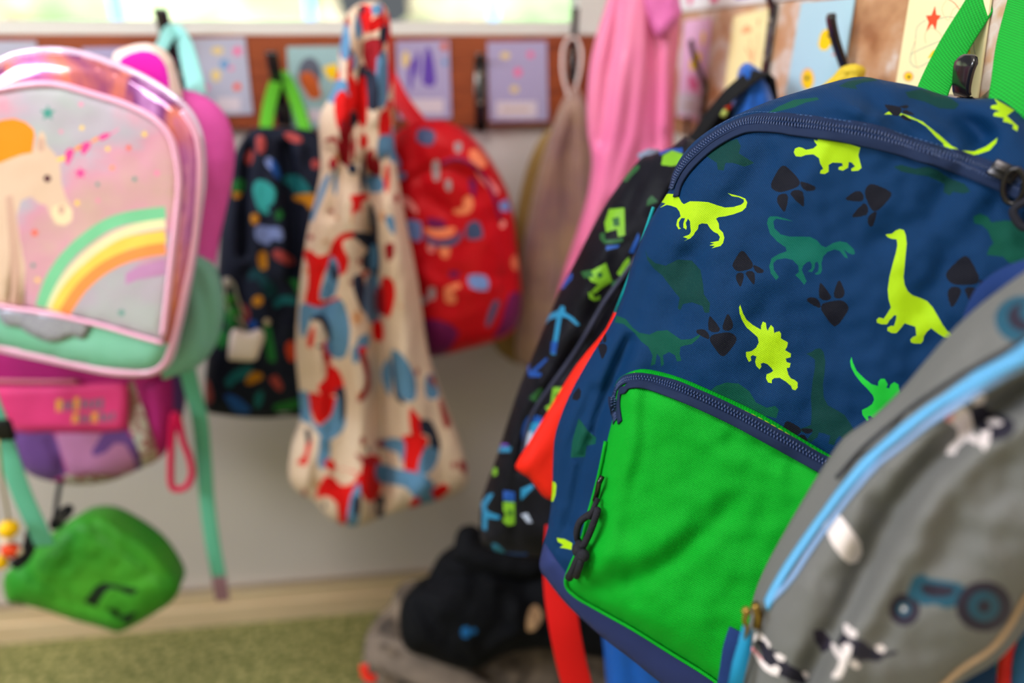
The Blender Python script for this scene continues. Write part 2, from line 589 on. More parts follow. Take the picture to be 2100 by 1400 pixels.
def card(quad, wall, kind, label, shapes, group):
    """quad traced on the wall; a thin laminated card with its drawing cut into the face"""
    names = [paper[kind]]; sh = []
    for ik, poly in shapes:
        if ink[ik] not in names: names.append(ink[ik])
        sh.append((names.index(ink[ik]), poly))
    cx = sum(p[0] for p in quad) / 4; cy = sum(p[1] for p in quad) / 4
    if wall == 'far': O = at(cx, cy, Y=D - .0085); az = 0
    else: O = at(cx, cy, X=XR - .0095); az = 90
    s = Surf(quad, O, az=az, H=0.0, R=20, sm=1)
    mb = cloth(s, T=0.0018, shapes=sh, step=30, rings=1, back_in=1)
    return single('name_card', label, 'card', mb, names, tuple(O), group, smooth=False)


def strip(x0, y0, x1, y1): return [(x0, y0), (x1, y0), (x1, y1), (x0, y1)]


G1, G2 = 'picture cards on the far rail', 'picture cards on the right rail'
card(pts('-48,84 74,84 80,238 -36,240'), 'far', 'lilac', 'pale lilac card on the far rail behind the top left of the unicorn backpack', [('label', strip(-10, 200, 50, 228))], G1)
card(pts('168,98 290,96 296,250 176,250'), 'far', 'lavender', 'lavender card on the far rail mostly hidden by the unicorn backpack', [('pink', circ(200, 130, 10))], G1)
card(pts('388,79 502,76 519,234 408,238'), 'far', 'lilac', 'grey-lilac card with small coloured scribbles right of the mint loop',
     [('sand', circ(446, 104, 13, sy=.6)), ('blue', circ(460, 132, 9)), ('sand', circ(443, 155, 10, sy=1.3)), ('pink', star(487, 105, 14)), ('red', circ(486, 178, 8)), ('pink', circ(474, 140, 5)), ('label', strip(444, 200, 492, 228)), ('pink', circ(425, 180, 5))], G1)
card(pts('588,96 702,94 706,262 596,264'), 'far', 'mint', 'light blue card with an orange and grey oval drawing and yellow shape',
     [('grey', circ(635, 152, 24, 16, 1.45, .0)), ('orange', Z(560, 0, 2, '112,300 150,292 178,320 192,360 198,395 180,408 150,404 128,370 112,335')), ('yellow', Z(560, 0, 2, '205,278 240,264 268,262 270,300 248,332 225,320')), ('label', strip(632, 224, 690, 250))], G1)
card(pts('812,84 921,82 926,243 817,245'), 'far', 'lavender', 'lavender card with dark purple crayon strokes behind the red backpack strap',
     [('sand', circ(832, 122, 8, sy=2.2)), ('purple', Z(560, 0, 2, '556,262 570,240 582,252 576,300 570,360 560,372 554,320')), ('purple', Z(560, 0, 2, '584,240 594,205 604,230 602,290 592,330 584,300')), ('purple', Z(560, 0, 2, '612,340 616,260 628,192 644,200 658,250 668,330 660,352 634,356')), ('orange', circ(911, 95, 8)), ('blue', circ(912, 128, 6)), ('label', strip(842, 203, 910, 232))], G1)
card(pts('999,86 1121,84 1124,247 1004,249'), 'far', 'lavender', 'pale lavender card beside the bare black hook plate',
     [('sand', circ(1036, 114, 10, sy=.7)), ('pink', circ(1062, 148, 8, sy=1.2)), ('sand', circ(1055, 183, 9, sy=.8)), ('pink', circ(1088, 112, 7)), ('lilac' if 0 else 'label', strip(1018, 208, 1100, 240)), ('tan', strip(1030, 222, 1086, 227))], G1)
card(pts('1403,42 1458,36 1437,250 1387,238'), 'right', 'pink', 'pink card with yellow crayon marks nearest the corner',
     [('yellow', Z(1350, 0, 4.373, '390,290 415,280 420,330 405,410 385,400')), ('yellow', Z(1350, 0, 4.373, '285,550 310,520 360,460 385,500 380,540 345,560 330,620 285,630')), ('pink', Z(1350, 0, 4.373, '270,680 300,670 350,740 345,800 310,820 265,760')),
      ('label', Z(1350, 0, 4.373, '185,830 390,850 375,1050 160,1020')), ('tan', Z(1350, 0, 4.373, '220,925 325,940 322,960 218,945'))], G2)
card(pts('1504,34 1580,16 1556,210 1483,206'), 'right', 'yellow', 'pale yellow card with faint red scribbles behind the black strap',
     [('peach', Z(1350, 0, 4.373, '750,260 790,220 840,250 835,290 780,300 745,310')), ('peach', Z(1350, 0, 4.373, '885,180 915,165 905,210 895,260')), ('peach', Z(1350, 0, 4.373, '775,430 790,420 830,500 850,430 860,440 850,560 845,600 835,560 800,470')),
      ('peach', Z(1350, 0, 4.373, '820,340 830,340 835,560 828,560')), ('peach', Z(1350, 0, 4.373, '890,300 900,300 895,560 887,560'))], G2)
card(pts('1643,5 1752,-4 1722,196 1608,212'), 'right', 'blue', 'sky blue card with yellow crayon faces behind the yellow strap',
     [('yellow', Z(1550, 0, 2.545, '335,185 350,160 375,150 395,165 388,195 395,230 370,262 340,262 325,235')), ('black', Z(1550, 0, 2.545, '370,182 392,178 394,190 376,196')),
      ('peach', circ(1656, 162, 14, 14, 1.6, .1)), ('yellow', circ(1656.5, 164, 11, 14, 1.8, .1)), ('black', circ(1655, 160, 4, 8, 1.3)), ('cream' if 0 else 'sand', circ(1700, 178, 9)), ('red', Z(1550, 0, 2.545, '395,285 440,268 438,274 398,292'))], G2)
cs = [('red', Z(1800, 0, 3.043, '358,35 366,92 396,98 372,128 362,190 340,150 302,198 318,140 300,98 335,95'))]
random.seed(11)


def scrib(ik, path, w=.9): cs.append((ik, band(catmull(Z(1800, 0, 3.043, path), 3, False), w)))


scrib('grey', '300,125 245,170 235,250 210,330 205,390 250,420 330,380')
scrib('grey', '380,120 430,105 500,110 560,100')
scrib('grey', '205,340 260,310 330,280 400,250 440,215')
scrib('peach', '300,270 295,215 330,175 380,200 420,260 440,300', 1.1)
scrib('peach', '235,240 232,330 240,400 255,430')
scrib('peach', '430,0 400,60 440,130 470,60 520,30')
scrib('grey', '600,240 600,300 612,350')
scrib('grey', '540,440 520,500 500,570 480,600')
scrib('peach', '545,480 540,540 510,600')
scrib('red', '430,-10 480,20 530,80 555,30', 1.6)
cs.append(('yellow', Z(1800, 0, 3.043, '310,365 340,320 362,305 350,335 330,360')))
cs.append(('peach', circ(1863, 157, 11, 12))); cs.append(('yellow', circ(1863, 157, 8, 10))); cs.append(('black', circ(1864, 158, 3, 8)))
cs.append(('yellow', Z(1800, 0, 3.043, '560,315 575,300 578,335 566,345')))
cs.append(('red', Z(1800, 0, 3.043, '425,580 440,550 442,585')))
card(pts('1868,-22 2036,-40 2003,201 1836,178'), 'right', 'cream', 'cream card with a red star and looping pen scribbles behind the green webbing', cs, G2)

# white notices above the right rail
poster = MB(); pz = ZC + .05
poster.box((XR - .001, 1.11, pz + .11), .003, .56, .22)
for y, z, a, b_, k in ((1.30, .02, .02, .02, 1), (1.19, .025, .03, .035, 1), (1.08, .018, .05, .02, 2), (0.95, .03, .05, .02, 1), (1.25, .08, .05, .03, 2)):
    poster.box((XR - .003, y, pz + z), .002, a, b_, k)
single('wall_notice', 'white paper notice with red marks above the right rail', 'notice', poster, [paper['white'], ink['pink'], ink['purple']], (XR, 1.11, pz), smooth=False)

# ================================================================== coat hooks
hook_m = mat('black lacquered steel', (26, 22, 28), 0.22, spec=0.6, coat=0.4)
screw_m = mat('zinc screw', (190, 180, 170), 0.35, metal=0.8, noise_scale=900, rgb2=(110, 80, 60))


def hook(pos, wall, label, group, top=0.05, bottom=0.085, prong=(0.035, 0.075), lower=True, w=0.018, pad=False, lo=0.028):
    out = Vector((0, -1, 0)) if wall == 'far' else Vector((-1, 0, 0))
    tan = Vector((1, 0, 0)) if wall == 'far' else Vector((0, -1, 0))
    up = Vector((0, 0, 1)); p = Vector(pos)
    t = Thing('coat_hook', label, 'hook', p, group)
    P = lambda o_, z: p + out * o_ + up * z
    t.part('plate', MB().ribbon([P(.004, -bottom), P(.004, -bottom * .3), P(.004, top)], w, .004, nrm=out), hook_m)
    if prong:
        a, b = prong
        t.part('upper_prong', MB().ribbon(catmull([P(.004, top - .012), P(.007, top), P(.4 * a, top + .22 * b), P(.75 * a, top + .62 * b), P(a, top + b), P(a - .001, top + b + .004)], 4, False), w * .75, .005,
                                          nrm=out), hook_m)
    if lower:
        z0 = -bottom + .012
        path = catmull([P(.005, z0 + .02), P(.006, z0), P(lo * .5, z0 - .012), P(lo * .9, z0 - .006), P(lo, z0 + .012), P(lo * .96, z0 + .024)], 5, False)
        n = len(path)
        sc = [0.62 + (0.75 * (i / n) ** 2 if pad else .1 * i / n) for i in range(n)]
        if pad: sc[-3:] = [1.02, .86, .55]
        t.part('lower_prong', MB().ribbon(path, w, .0045, nrm=[(out * (z0 + .02 - (q - p).z) + up * .001 + (up if i < n * .55 else out) * .02) for i, q in enumerate([Vector(q) for q in path])], scl=sc), hook_m)
    for z in (top * .55, -bottom * .25):
        t.part('screw', MB().sphere(P(.0065, z), .0045, sc=(.5, 1, 1) if wall != 'far' else (1, .5, 1)), screw_m)
    return t


G3 = 'black coat hooks on the rails'
fz = lambda x, y: at(x, y, Y=D - .006)
hook(fz(362, 130), 'far', 'black hook above the mint loop of the unicorn backpack', G3, top=0.0, prong=(.035, .08), w=.03)
hook(fz(580, 215), 'far', 'black hook holding the green loop of the navy dinosaur bag', G3, top=0.0, prong=(.045, .085), bottom=.035, w=.028)
hook(fz(742, 130), 'far', 'black hook hidden inside the gathered top of the red and cream bag', G3, top=0.02, prong=(.06, .05))
hook(fz(985, 190), 'far', 'bare black hook plate between two lavender cards', G3, top=0.06, bottom=0.07, prong=(.02, .004), lower=False, w=.022)
hook(fz(1173, 120), 'far', 'thin black hook holding the beige drawstring bag', G3, top=0.02, bottom=.04, prong=(.02, .06), w=.016)
rx = lambda Y, z: (XR - .006, Y, ZC + z)
hook(rx(1.175, -.075), 'right', 'black hook in front of the pink card near the corner', G3, top=.015, bottom=.075, prong=(.034, .058))
hook(rx(.965, .0), 'right', 'black hook with exposed screws beside the pale yellow card', G3, top=.045, bottom=.085, prong=(.045, .08))
hook(rx(.765, -.05), 'right', 'black upright prong in front of the sky blue card', G3, top=.02, bottom=.08, prong=(.034, .052))
hook(rx(.545, .040), 'right', 'nearest black hook with wide curled prong between the green straps', G3, top=.08, bottom=.085, prong=(.04, .08), pad=True, lo=.040, w=.02)
# ================================================================== dinosaur backpack (in focus)
WV = 0.00165
navy = mat('navy canvas', (0, 52, 100), 0.66, weave=WV, bump=0.0006, spec=.14, wstr=0.7)
lime = mat('lime print', (170, 214, 4), 0.6, weave=WV, bump=0.0005, wstr=0.35)
teal_p = mat('teal green print', (4, 100, 88), 0.66, weave=WV, spec=.14, bump=0.0006, wstr=0.5)
green_p = mat('mid green print', (4, 80, 66), 0.66, weave=WV, spec=.14, bump=0.0006, wstr=0.55)
dark_p = mat('dark green print', (2, 58, 58), 0.66, weave=WV, spec=.14, bump=0.0006, wstr=0.55)
bright_p = mat('bright green print', (30, 200, 60), 0.6, weave=WV, bump=0.0005, wstr=0.35)
black_p = mat('black paw print', (16, 18, 32), 0.66, weave=WV, spec=.14, bump=0.0006, wstr=0.5)
band_m = mat('slate blue canvas', (40, 52, 108), 0.7, weave=WV, bump=0.0003, wstr=0.3)
green_c = mat('bright green canvas', (0, 166, 36), 0.64, weave=WV, bump=0.0006, wstr=0.5, spec=.14)
tape_m = mat('navy zip tape', (22, 38, 72), 0.8, weave=0.0011, bump=0.0002, wstr=0.3)
tooth_m = mat('navy nylon zip teeth', (36, 58, 104), 0.3, spec=0.6)
web_green = mat('green webbing', (10, 168, 50), 0.65, weave=0.0030, bump=0.0009, wstr=0.55)
red_web = mat('red lining cloth', (226, 30, 10), 0.65, bump=0.0004, wave=300)
red_strap_m = mat('red strap webbing', (196, 8, 8), 0.75, bump=0.0003, wave=700)
teal_pipe = mat('teal edging', (0, 150, 160), 0.5)
gun_m = mat('gunmetal', (60, 58, 60), 0.25, metal=0.9)
cord_m = mat('black cord', (34, 34, 44), 0.8, weave=0.002, bump=0.0004)
stitch_y = mat('yellow thread', (190, 210, 60), 0.7)
stitch_n = mat('navy thread', (70, 100, 150), 0.7)

A2 = lambda s: Z(1240, 350, 2.8, s)
A3 = lambda s: Z(1640, 420, 3.0435, s)
AB = lambda s: Z(1550, 0, 2.5455, s)
AL = lambda s: Z(1150, 0, 2.5455, s)
AP = lambda s: Z(1050, 750, 2.154, s)
AQ = lambda s: Z(960, 700, 3.044, s)


def paw(cx, cy, k, rot, sx=1.0):
    pad = [(2, 31), (-9, 30), (-22, 10), (-29, -6), (-24, -16), (-6, -19), (14, -19), (26, -12), (30, 0), (18, 16)]
    toes = [((-32, -8), (-56, -24), (-54, -32), (-38, -30), (-30, -18)), ((-16, -22), (-30, -30), (-26, -56), (-20, -56), (-4, -28)), ((6, -24), (2, -34), (14, -58), (20, -56), (26, -36), (20, -24))]
    out = []
    for q in [catmull(pad, 3)] + [catmull(t, 2) for t in toes]:
        out.append(('black', local([(x * sx, y) for x, y in q], cx, cy, k, rot)))
    return out


trex = A2('318,212 350,188 322,180 340,148 362,132 400,134 425,150 442,182 455,192 490,175 540,176 595,180 640,196 690,211 740,208 785,194 800,180 798,165 770,152 730,146 706,128 735,136 780,148 808,160 819,182 812,210 790,232 740,250 690,262 655,266 640,275 655,302 658,332 680,356 687,385 680,415 665,432 635,440 614,445 632,432 602,428 630,418 605,412 655,402 662,380 650,362 625,350 605,330 590,305 560,302 540,310 535,335 518,355 512,368 492,388 456,404 478,390 450,380 486,366 495,350 492,320 490,290 478,275 466,300 472,325 468,338 452,326 452,300 462,272 440,272 426,296 428,322 438,332 424,336 411,312 418,280 436,262 430,235 412,212 380,200 356,196')
stego = A2('778,768 772,785 775,820 790,860 815,900 850,930 878,955 885,985 870,1015 845,1035 812,1040 812,1065 828,1098 842,1090 838,1068 850,1058 872,1066 864,1095 870,1120 890,1140 900,1125 896,1108 912,1102 935,1110 955,1130 968,1148 955,1158 930,1168 926,1190 938,1215 960,1220 960,1200 975,1190 1005,1188 1040,1210 1070,1235 1078,1255 1095,1260 1108,1245 1108,1215 1090,1200 1070,1192 1055,1170 1045,1132 1062,1130 1068,1105 1045,1098 1040,1078 1068,1070 1070,1050 1050,1038 1036,1030 1048,1010 1052,985 1028,972 1012,962 1013,935 1005,922 985,925 974,932 970,900 955,885 942,905 938,920 930,905 925,872 908,866 898,890 898,912 885,905 850,885 815,855 795,820 785,790')
brach = A3('535,185 550,182 575,180 600,160 625,150 650,158 662,190 668,240 662,300 655,380 648,450 655,500 675,540 705,565 750,580 795,600 830,640 860,690 890,745 920,785 950,808 985,816 1010,822 1000,836 940,832 900,825 860,800 820,768 795,790 775,820 770,850 755,865 715,865 695,858 690,840 705,825 728,815 722,760 690,750 655,738 630,770 605,800 575,800 548,785 548,765 570,755 588,755 600,720 605,690 590,688 560,720 545,745 510,745 482,735 480,715 495,702 525,710 545,680 570,640 555,590 550,530 560,450 580,370 600,300 610,250 605,215 575,212 550,203')
stego2 = A3('323,948 315,975 320,1010 345,1060 380,1105 420,1145 455,1185 465,1215 450,1245 420,1265 388,1280 392,1310 420,1348 430,1340 425,1320 440,1315 460,1330 452,1365 475,1400 560,1450 700,1350 760,1200 740,1160 700,1170 660,1150 625,1170 615,1120 590,1105 565,1125 560,1145 540,1140 550,1120 530,1085 505,1085 490,1105 490,1130 450,1120 400,1080 355,1035 332,985')
brach2 = A3('42,930 75,915 100,898 130,895 150,920 160,980 155,1050 145,1120 150,1200 175,1250 230,1280 280,1310 320,1370 350,1430 300,1490 250,1440 230,1460 215,1500 180,1490 190,1440 150,1425 120,1420 110,1450 70,1480 40,1470 80,1420 60,1400 20,1420 -10,1400 40,1385 70,1370 75,1300 70,1200 80,1100 95,1020 95,965 70,945')
trex2 = A2('932,300 938,275 950,262 990,262 1050,278 1080,290 1030,282 985,275 968,290 975,330 1010,365 1060,378 1120,378 1180,380 1220,400 1245,430 1270,440 1310,415 1350,405 1390,412 1430,450 1438,475 1426,482 1400,472 1372,452 1392,485 1396,502 1380,498 1350,460 1320,452 1280,466 1255,492 1245,530 1248,570 1240,590 1220,598 1206,590 1226,578 1230,545 1222,520 1208,528 1205,560 1190,582 1168,578 1188,562 1190,540 1180,520 1160,525 1140,545 1132,570 1160,635 1145,655 1120,622 1095,600 1115,580 1112,545 1080,512 1040,502 990,510 968,530 972,570 1000,610 985,628 955,590 945,550 958,502 1000,478 1045,462 1040,440 990,405 950,362')
small_d = A2('66,830 120,850 160,900 200,930 260,940 300,920 360,915 410,950 440,970 500,965 535,945 558,930 540,960 500,995 450,1005 435,1012 430,1050 440,1090 415,1095 405,1060 370,1040 335,1060 340,1110 325,1125 318,1070 300,1050 290,1110 265,1120 275,1060 250,1010 210,980 170,930 110,880 58,870')
big_d = A2('230,440 245,490 290,530 350,545 420,510 500,515 550,570 565,650 570,710 605,760 600,815 575,815 560,775 500,755 450,765 435,800 420,790 430,730 390,680 330,600 280,560 245,510')
stego3 = A2('598,1270 640,1235 700,1215 770,1222 830,1265 870,1330 930,1360 980,1350 1000,1372 985,1420 900,1400 820,1420 760,1480 700,1440')
rim_d = AL('735,800 780,770 850,745 920,725 940,760 930,800 1010,850 960,870 900,850 860,850 850,890 820,885 815,850 770,820')
ank = AB('198,795 205,775 225,767 245,772 262,782 300,775 320,757 308,742 303,728 320,735 330,722 440,735 545,770 535,810 545,850 552,875 535,890 500,893 498,880 518,868 500,848 485,845 482,875 455,890 432,885 432,872 455,865 450,850 400,848 380,860 380,895 360,908 335,905 338,890 352,880 335,850 330,825 300,805 262,808 235,818 208,815')
rimtail = AB('670,598 690,583 750,588 800,605 870,635 920,675 970,715 1020,760 1070,785 1140,790 1200,765 1240,735 1262,718 1255,745 1220,785 1160,805 1110,812 1130,830 1155,843 1110,838 1080,815 1040,790 1010,778 985,765 975,745 940,715 890,660 840,630 770,605 700,597')
leaf = AB('1245,515 1290,540 1350,575 1310,605 1370,660 1365,685 1340,670 1345,650 1315,640 1290,635 1295,615 1240,605 1245,588 1275,580 1225,565 1230,550 1262,545')
top_g = AB('780,480 860,465 940,480 1030,520 1060,545 1040,570 960,565 880,530 800,510')
top_g2 = AB('60,590 120,555 200,520 320,508 330,520 260,535 200,560 120,580')
top_g3 = AB('430,450 480,425 600,400 640,420 560,430 520,445 530,465 490,460')
mid_g = AB('720,870 760,860 830,880 900,870 950,890 1010,930 1090,960 1120,1000 1080,1010 1030,1000 1010,1020 980,1000 985,960 900,920 830,910 760,895')
right_g = AB('1135,1130 1170,1115 1210,1130 1230,1160 1300,1150 1380,1160 1460,1220 1480,1330 1400,1390 1320,1370 1290,1340 1205,1330 1220,1290 1240,1270 1210,1200 1180,1175 1140,1165')
frog = AQ('553,1225 600,1232 650,1258 645,1300 600,1290 572,1285 596,1270 560,1250')
side_l = AQ('503,825 525,830 525,870 545,880 552,900 545,960 530,1000 508,995 500,900')
side_g = AQ('690,480 715,510 750,560 800,600 795,640 740,650 730,720 640,725 650,620')
side_p = AQ('655,330 690,285 705,310 700,350 680,370 650,360')

outline = pts('1372,390 1384,345 1412,302 1452,268 1505,238 1575,208 1645,186 1720,165 1768,157 1820,166 1880,177 1940,196 1990,203 2040,202 2068,214 2100,238 2160,285 2215,360 2262,480 2275,700 2250,950 2190,1200 2080,1430 1960,1560 1800,1590 1640,1580 1545,1530 1450,1466 1352,1398 1300,1356 1236,1307 1166,1243 1124,1192 1107,1165 1110,1135 1124,1075 1132,1010 1134,940 1140,885 1168,810 1212,730 1265,640 1300,530 1334,450')
sh = []
P_ = dict(navy=0, lime=1, teal=2, green=3, dark=4, bright=5, black=6, band=7)
for k, poly in (('dark', big_d), ('green', small_d), ('teal', trex2), ('dark', brach2), ('green', stego3), ('dark', rim_d), ('lime', trex), ('lime', stego), ('lime', brach), ('bright', stego2), ('lime', ank),
                ('lime', rimtail), ('lime', leaf), ('dark', top_g), ('green', top_g2), ('dark', top_g3), ('dark', mid_g), ('green', right_g), ('lime', side_l), ('green', side_g), ('black', side_p),
                ('band', pts('1100,1100 1121,1118 1150,1160 1178,1200 1230,1236 1330,1300 1450,1372 1560,1440 1700,1520 1850,1570 1850,1760 1200,1560 1050,1200')), ('lime', frog)):
    sh.append((P_[k], poly))
for args in ((1610, 372, 1.0, pi - .25, 1.0), (1796, 404, 1.0, -1.9, .95), (1523, 540, .78, pi - .15, .9), (1712, 636, 1.0, -.12, .95), (1483, 700, .92, -.1, 1.0), (1975, 562, 1.15, pi + .05, 1.0), (1835, 226, .7, 2.0, .5), (1622, 885, .7, 2.6, 1), (1236, 716, .6, 0, .5)):
    for k, poly in paw(*args): sh.append((P_[k], poly))

DS = Surf(outline, at(1800, 500, .50), az=38, lean=15, H=0.034, R=150, power=2.2, nz=(0.0036, 85),
          creases=[(pts('1290,700 1235,830 1190,960 1165,1080'), 14, -0.0090), (pts('1330,560 1262,760 1225,900 1205,1040'), 20, -0.0060), (pts('1215,800 1168,920 1150,1010 1146,1120'), 12, -0.0075),
                   (pts('1400,560 1360,680 1345,760'), 45, -0.0075), (pts('1560,560 1500,600 1440,780'), 60, 0.0045), (pts('1640,480 1760,620 1800,760'), 70, 0.0030),
                   (pts('1980,330 1900,450 1800,500'), 30, -0.0045), (pts('2040,430 1950,520 1900,620'), 30, -0.0037), (pts('1560,330 1500,420 1420,520'), 35, -0.0060), (pts('1690,300 1640,400 1600,430'), 22, 0.0030),
                   (pts('1770,170 1800,215 1860,262 1930,300'), 26, -0.0075), (pts('1890,190 1960,225 2010,280'), 34, -0.0180), (pts('1700,185 1760,225'), 16, 0.0045), (pts('1600,230 1700,215 1800,240'), 18, 0.0045),
                   (pts('1130,1130 1165,1180 1200,1215'), 10, -0.0045), (pts('1125,1160 1140,1100 1150,1040'), 8, 0.0060)])
T = Thing('dinosaur_backpack', 'navy blue backpack printed with lime green dinosaurs, with a bright green front pocket', 'backpack', at(1700, 500, .55))
dm = [navy, lime, teal_p, green_p, dark_p, bright_p, black_p, band_m]
T.part('body', cloth(DS, T=0.085, shapes=sh, step=8.5, side=0.001, back_in=0.90, rings=5), dm)


def zip_coil(surf, path, mb, off, pitch, r, wid, rows=2, n=6, m=0):
    """two rows of slanting nylon teeth along a traced path"""
    q = catmull(path, 12, False)
    P = surf.pos(q, off); Nn = surf.nrm(q)
    d = np.concatenate([[0], np.cumsum(np.linalg.norm(np.diff(P, axis=0), axis=1))])
    s = 0
    while s < d[-1]:
        i = min(max(int(np.searchsorted(d, s)), 1), len(P) - 1)
        t = (s - d[i - 1]) / max(d[i] - d[i - 1], 1e-9)
        c = Vector(P[i - 1] * (1 - t) + P[i] * t); tn = Vector(P[i] - P[i - 1]).normalized(); nn = Nn[i]; w = tn.cross(nn).normalized()
        for sd in (-1, 1):
            a = c + w * (sd * wid * .50) + tn * (.35 * pitch) - nn * r * .6
            b = c + w * (sd * wid * .22) + nn * r * .7 + tn * (0 if sd > 0 else pitch * .5)
            e = c - w * (sd * wid * .04) - nn * r * .2 + tn * (0 if sd > 0 else pitch * .5)
            mb.tube([a, (a + b) / 2 + nn * r * .5, b, e], r, m, 5)
        s += pitch
    return mb


def tape(surf, path, off, w, mat_list, thick=.0009, n=5):
    q = catmull(path, n, False)
    return MB().ribbon([Vector(v) for v in surf.pos(q, off)], w, thick, nrm=surf.nrm(q))


# main zip
arc = AL('575,985 600,912 650,838 725,765 800,708 900,655 1000,628') + AB('110,632 200,640 300,650 400,664 500,680 600,700 700,724 800,755 900,785 1000,816 1100,852 1200,893 1300,935 1400,985 1500,1060 1600,1180 1680,1340')
zp = T.part('zipper', tape(DS, arc, .0012, .013, 0), tape_m)
low = [(x + (3 if i > 5 else 10 - i), y + (19 if i > 7 else 16)) for i, (x, y) in enumerate(arc)]
lip = MB(); lq = catmull(low, 5, False)
lip.ribbon([Vector(v) for v in DS.pos(lq, .0022)], .0062, .002, nrm=DS.nrm(lq))
T.part('zip_lip', lip, tape_m, parent=zp)
T.part('zip_teeth', zip_coil(DS, arc, MB(), .0022, .0021, .00062, .0072), tooth_m, parent=zp)


def dashes(surf, path, off, L, gap, r, mb=None):
    q = catmull(path, 14, False); P = surf.pos(q, off); mb = mb or MB()
    d = np.concatenate([[0], np.cumsum(np.linalg.norm(np.diff(P, axis=0), axis=1))]); s = 0
    g = lambda x: Vector([float(np.interp(x, d, P[:, k])) for k in range(3)])
    while s + L < d[-1]:
        mb.tube([g(s), g(s + L / 2), g(s + L)], r, 0, 5); s += L + gap
    return mb


up_ = [(x + 2, y - 17) for x, y in arc[4:-2]]
T.part('stitching', dashes(DS, up_, .0006, .0022, .0012, .00028), stitch_n)
# slider and pull
sc_ = DS.pos([(2058, 352)], .004)[0]; sn = DS.nrm([(2058, 352)])[0]
tn = (Vector(DS.pos([(2075, 360)], .004)[0]) - Vector(sc_)).normalized(); wn_ = tn.cross(sn)
sl = MB().box(Vector(sc_), .015, .010, .0035, axes=(tn, wn_, sn)).box(Vector(sc_) + sn * .003, .011, .003, .004, axes=(tn, wn_, sn))
so = T.part('zip_slider', sl, gun_m, bevel=.001)
c = Vector(sc_) + tn * .008 - wn_ * 0 + sn * .003
dwn = Vector((0, 0, -1)); acr = (wn_ * .2 + tn * .4 - dwn * -.8).normalized()
ring = [c + (tn * cos(a) * .006 + (dwn - sn * .1) * (sin(a) * .010 + .006)) + sn * .002 for a in [2 * pi * k / 16 for k in range(16)]]
T.part('pull_ring', MB().tube(ring, .0016, closed=True), gun_m, parent=so)
kn = [c + tn * .010 + dwn * .010 + sn * .004, c + tn * .004 + dwn * .02 + sn * .006, c + tn * .012 + dwn * .026 + sn * .006, c + tn * .018 + dwn * .018 + sn * .003, c + tn * .014 + dwn * .008 + sn * .003]
T.part('pull_cord', MB().tube([Vector(v) for v in catmull([tuple(v) for v in kn], 5)], .0024, closed=True), cord_m, parent=so)

# front pocket
pk = pts('1262,835 1259,800 1268,778 1285,766 1312,757 1345,760 1400,776 1470,806 1560,848 1650,902 1735,952 1800,992 1900,1060 1930,1150 1880,1330 1800,1540 1700,1560 1560,1462 1455,1385 1380,1338 1300,1288 1225,1246 1180,1218 1163,1197 1172,1165 1196,1110 1212,1050 1232,970 1246,900')
PS = Surf(pk, None, base=DS, H=0.020, R=90, power=2.4, lift=0.0015, nz=(0.0012, 120),
          creases=[(pts('1235,1205 1300,1190 1370,1155 1440,1095 1490,1045'), 26, -.0075), (pts('1250,1150 1330,1130 1400,1090'), 30, .004), (pts('1300,820 1290,940 1262,1060 1230,1160'), 24, .004),
                   (pts('1325,800 1320,900 1300,1000'), 16, -.003), (pts('1500,905 1560,920 1620,950'), 22, -.005), (pts('1290,1180 1300,1230'), 18, -.003), (pts('1480,1290 1500,1330'), 26, -.003)])
pm = T.part('front_pocket', cloth(PS, T=0.001, step=9, back_in=.995, rings=2, shapes=[]), [green_c])
parc = pts('1262,862 1259,830 1262,800 1272,784 1290,775 1320,774 1360,783 1420,806 1500,843 1580,886 1660,930 1735,972 1800,1012 1880,1070')
zp2 = T.part('pocket_zipper', tape(PS, parc, .0012, .0105, 0), tape_m, parent=pm)
lp = MB(); q = catmull([(x + (9 if i < 4 else 1), y + (4 if i < 3 else 15 if i < 6 else 19)) for i, (x, y) in enumerate(parc)], 5, False)
lp.ribbon([Vector(v) for v in PS.pos(q, .0022)], .0062, .0018, nrm=PS.nrm(q))
T.part('pocket_zip_lip', lp, tape_m, parent=pm)
T.part('pocket_zip_teeth', zip_coil(PS, parc, MB(), .0021, .0024, .0006, .0058), tooth_m, parent=pm)
T.part('pocket_stitching', dashes(PS, pts('1300,764 1340,770 1400,789 1470,817 1560,858 1650,910 1720,952'), .0004, .0036, .0016, .0003), stitch_y, parent=pm)
T.part('pocket_piping', MB().tube([Vector(v) for v in PS.path(pts('1242,905 1228,975 1208,1050 1192,1110 1168,1165 1160,1197 1178,1221 1225,1249 1300,1291 1380,1341 1455,1388 1560,1465 1700,1563'), .0, 4)], .0016), green_c, parent=pm)
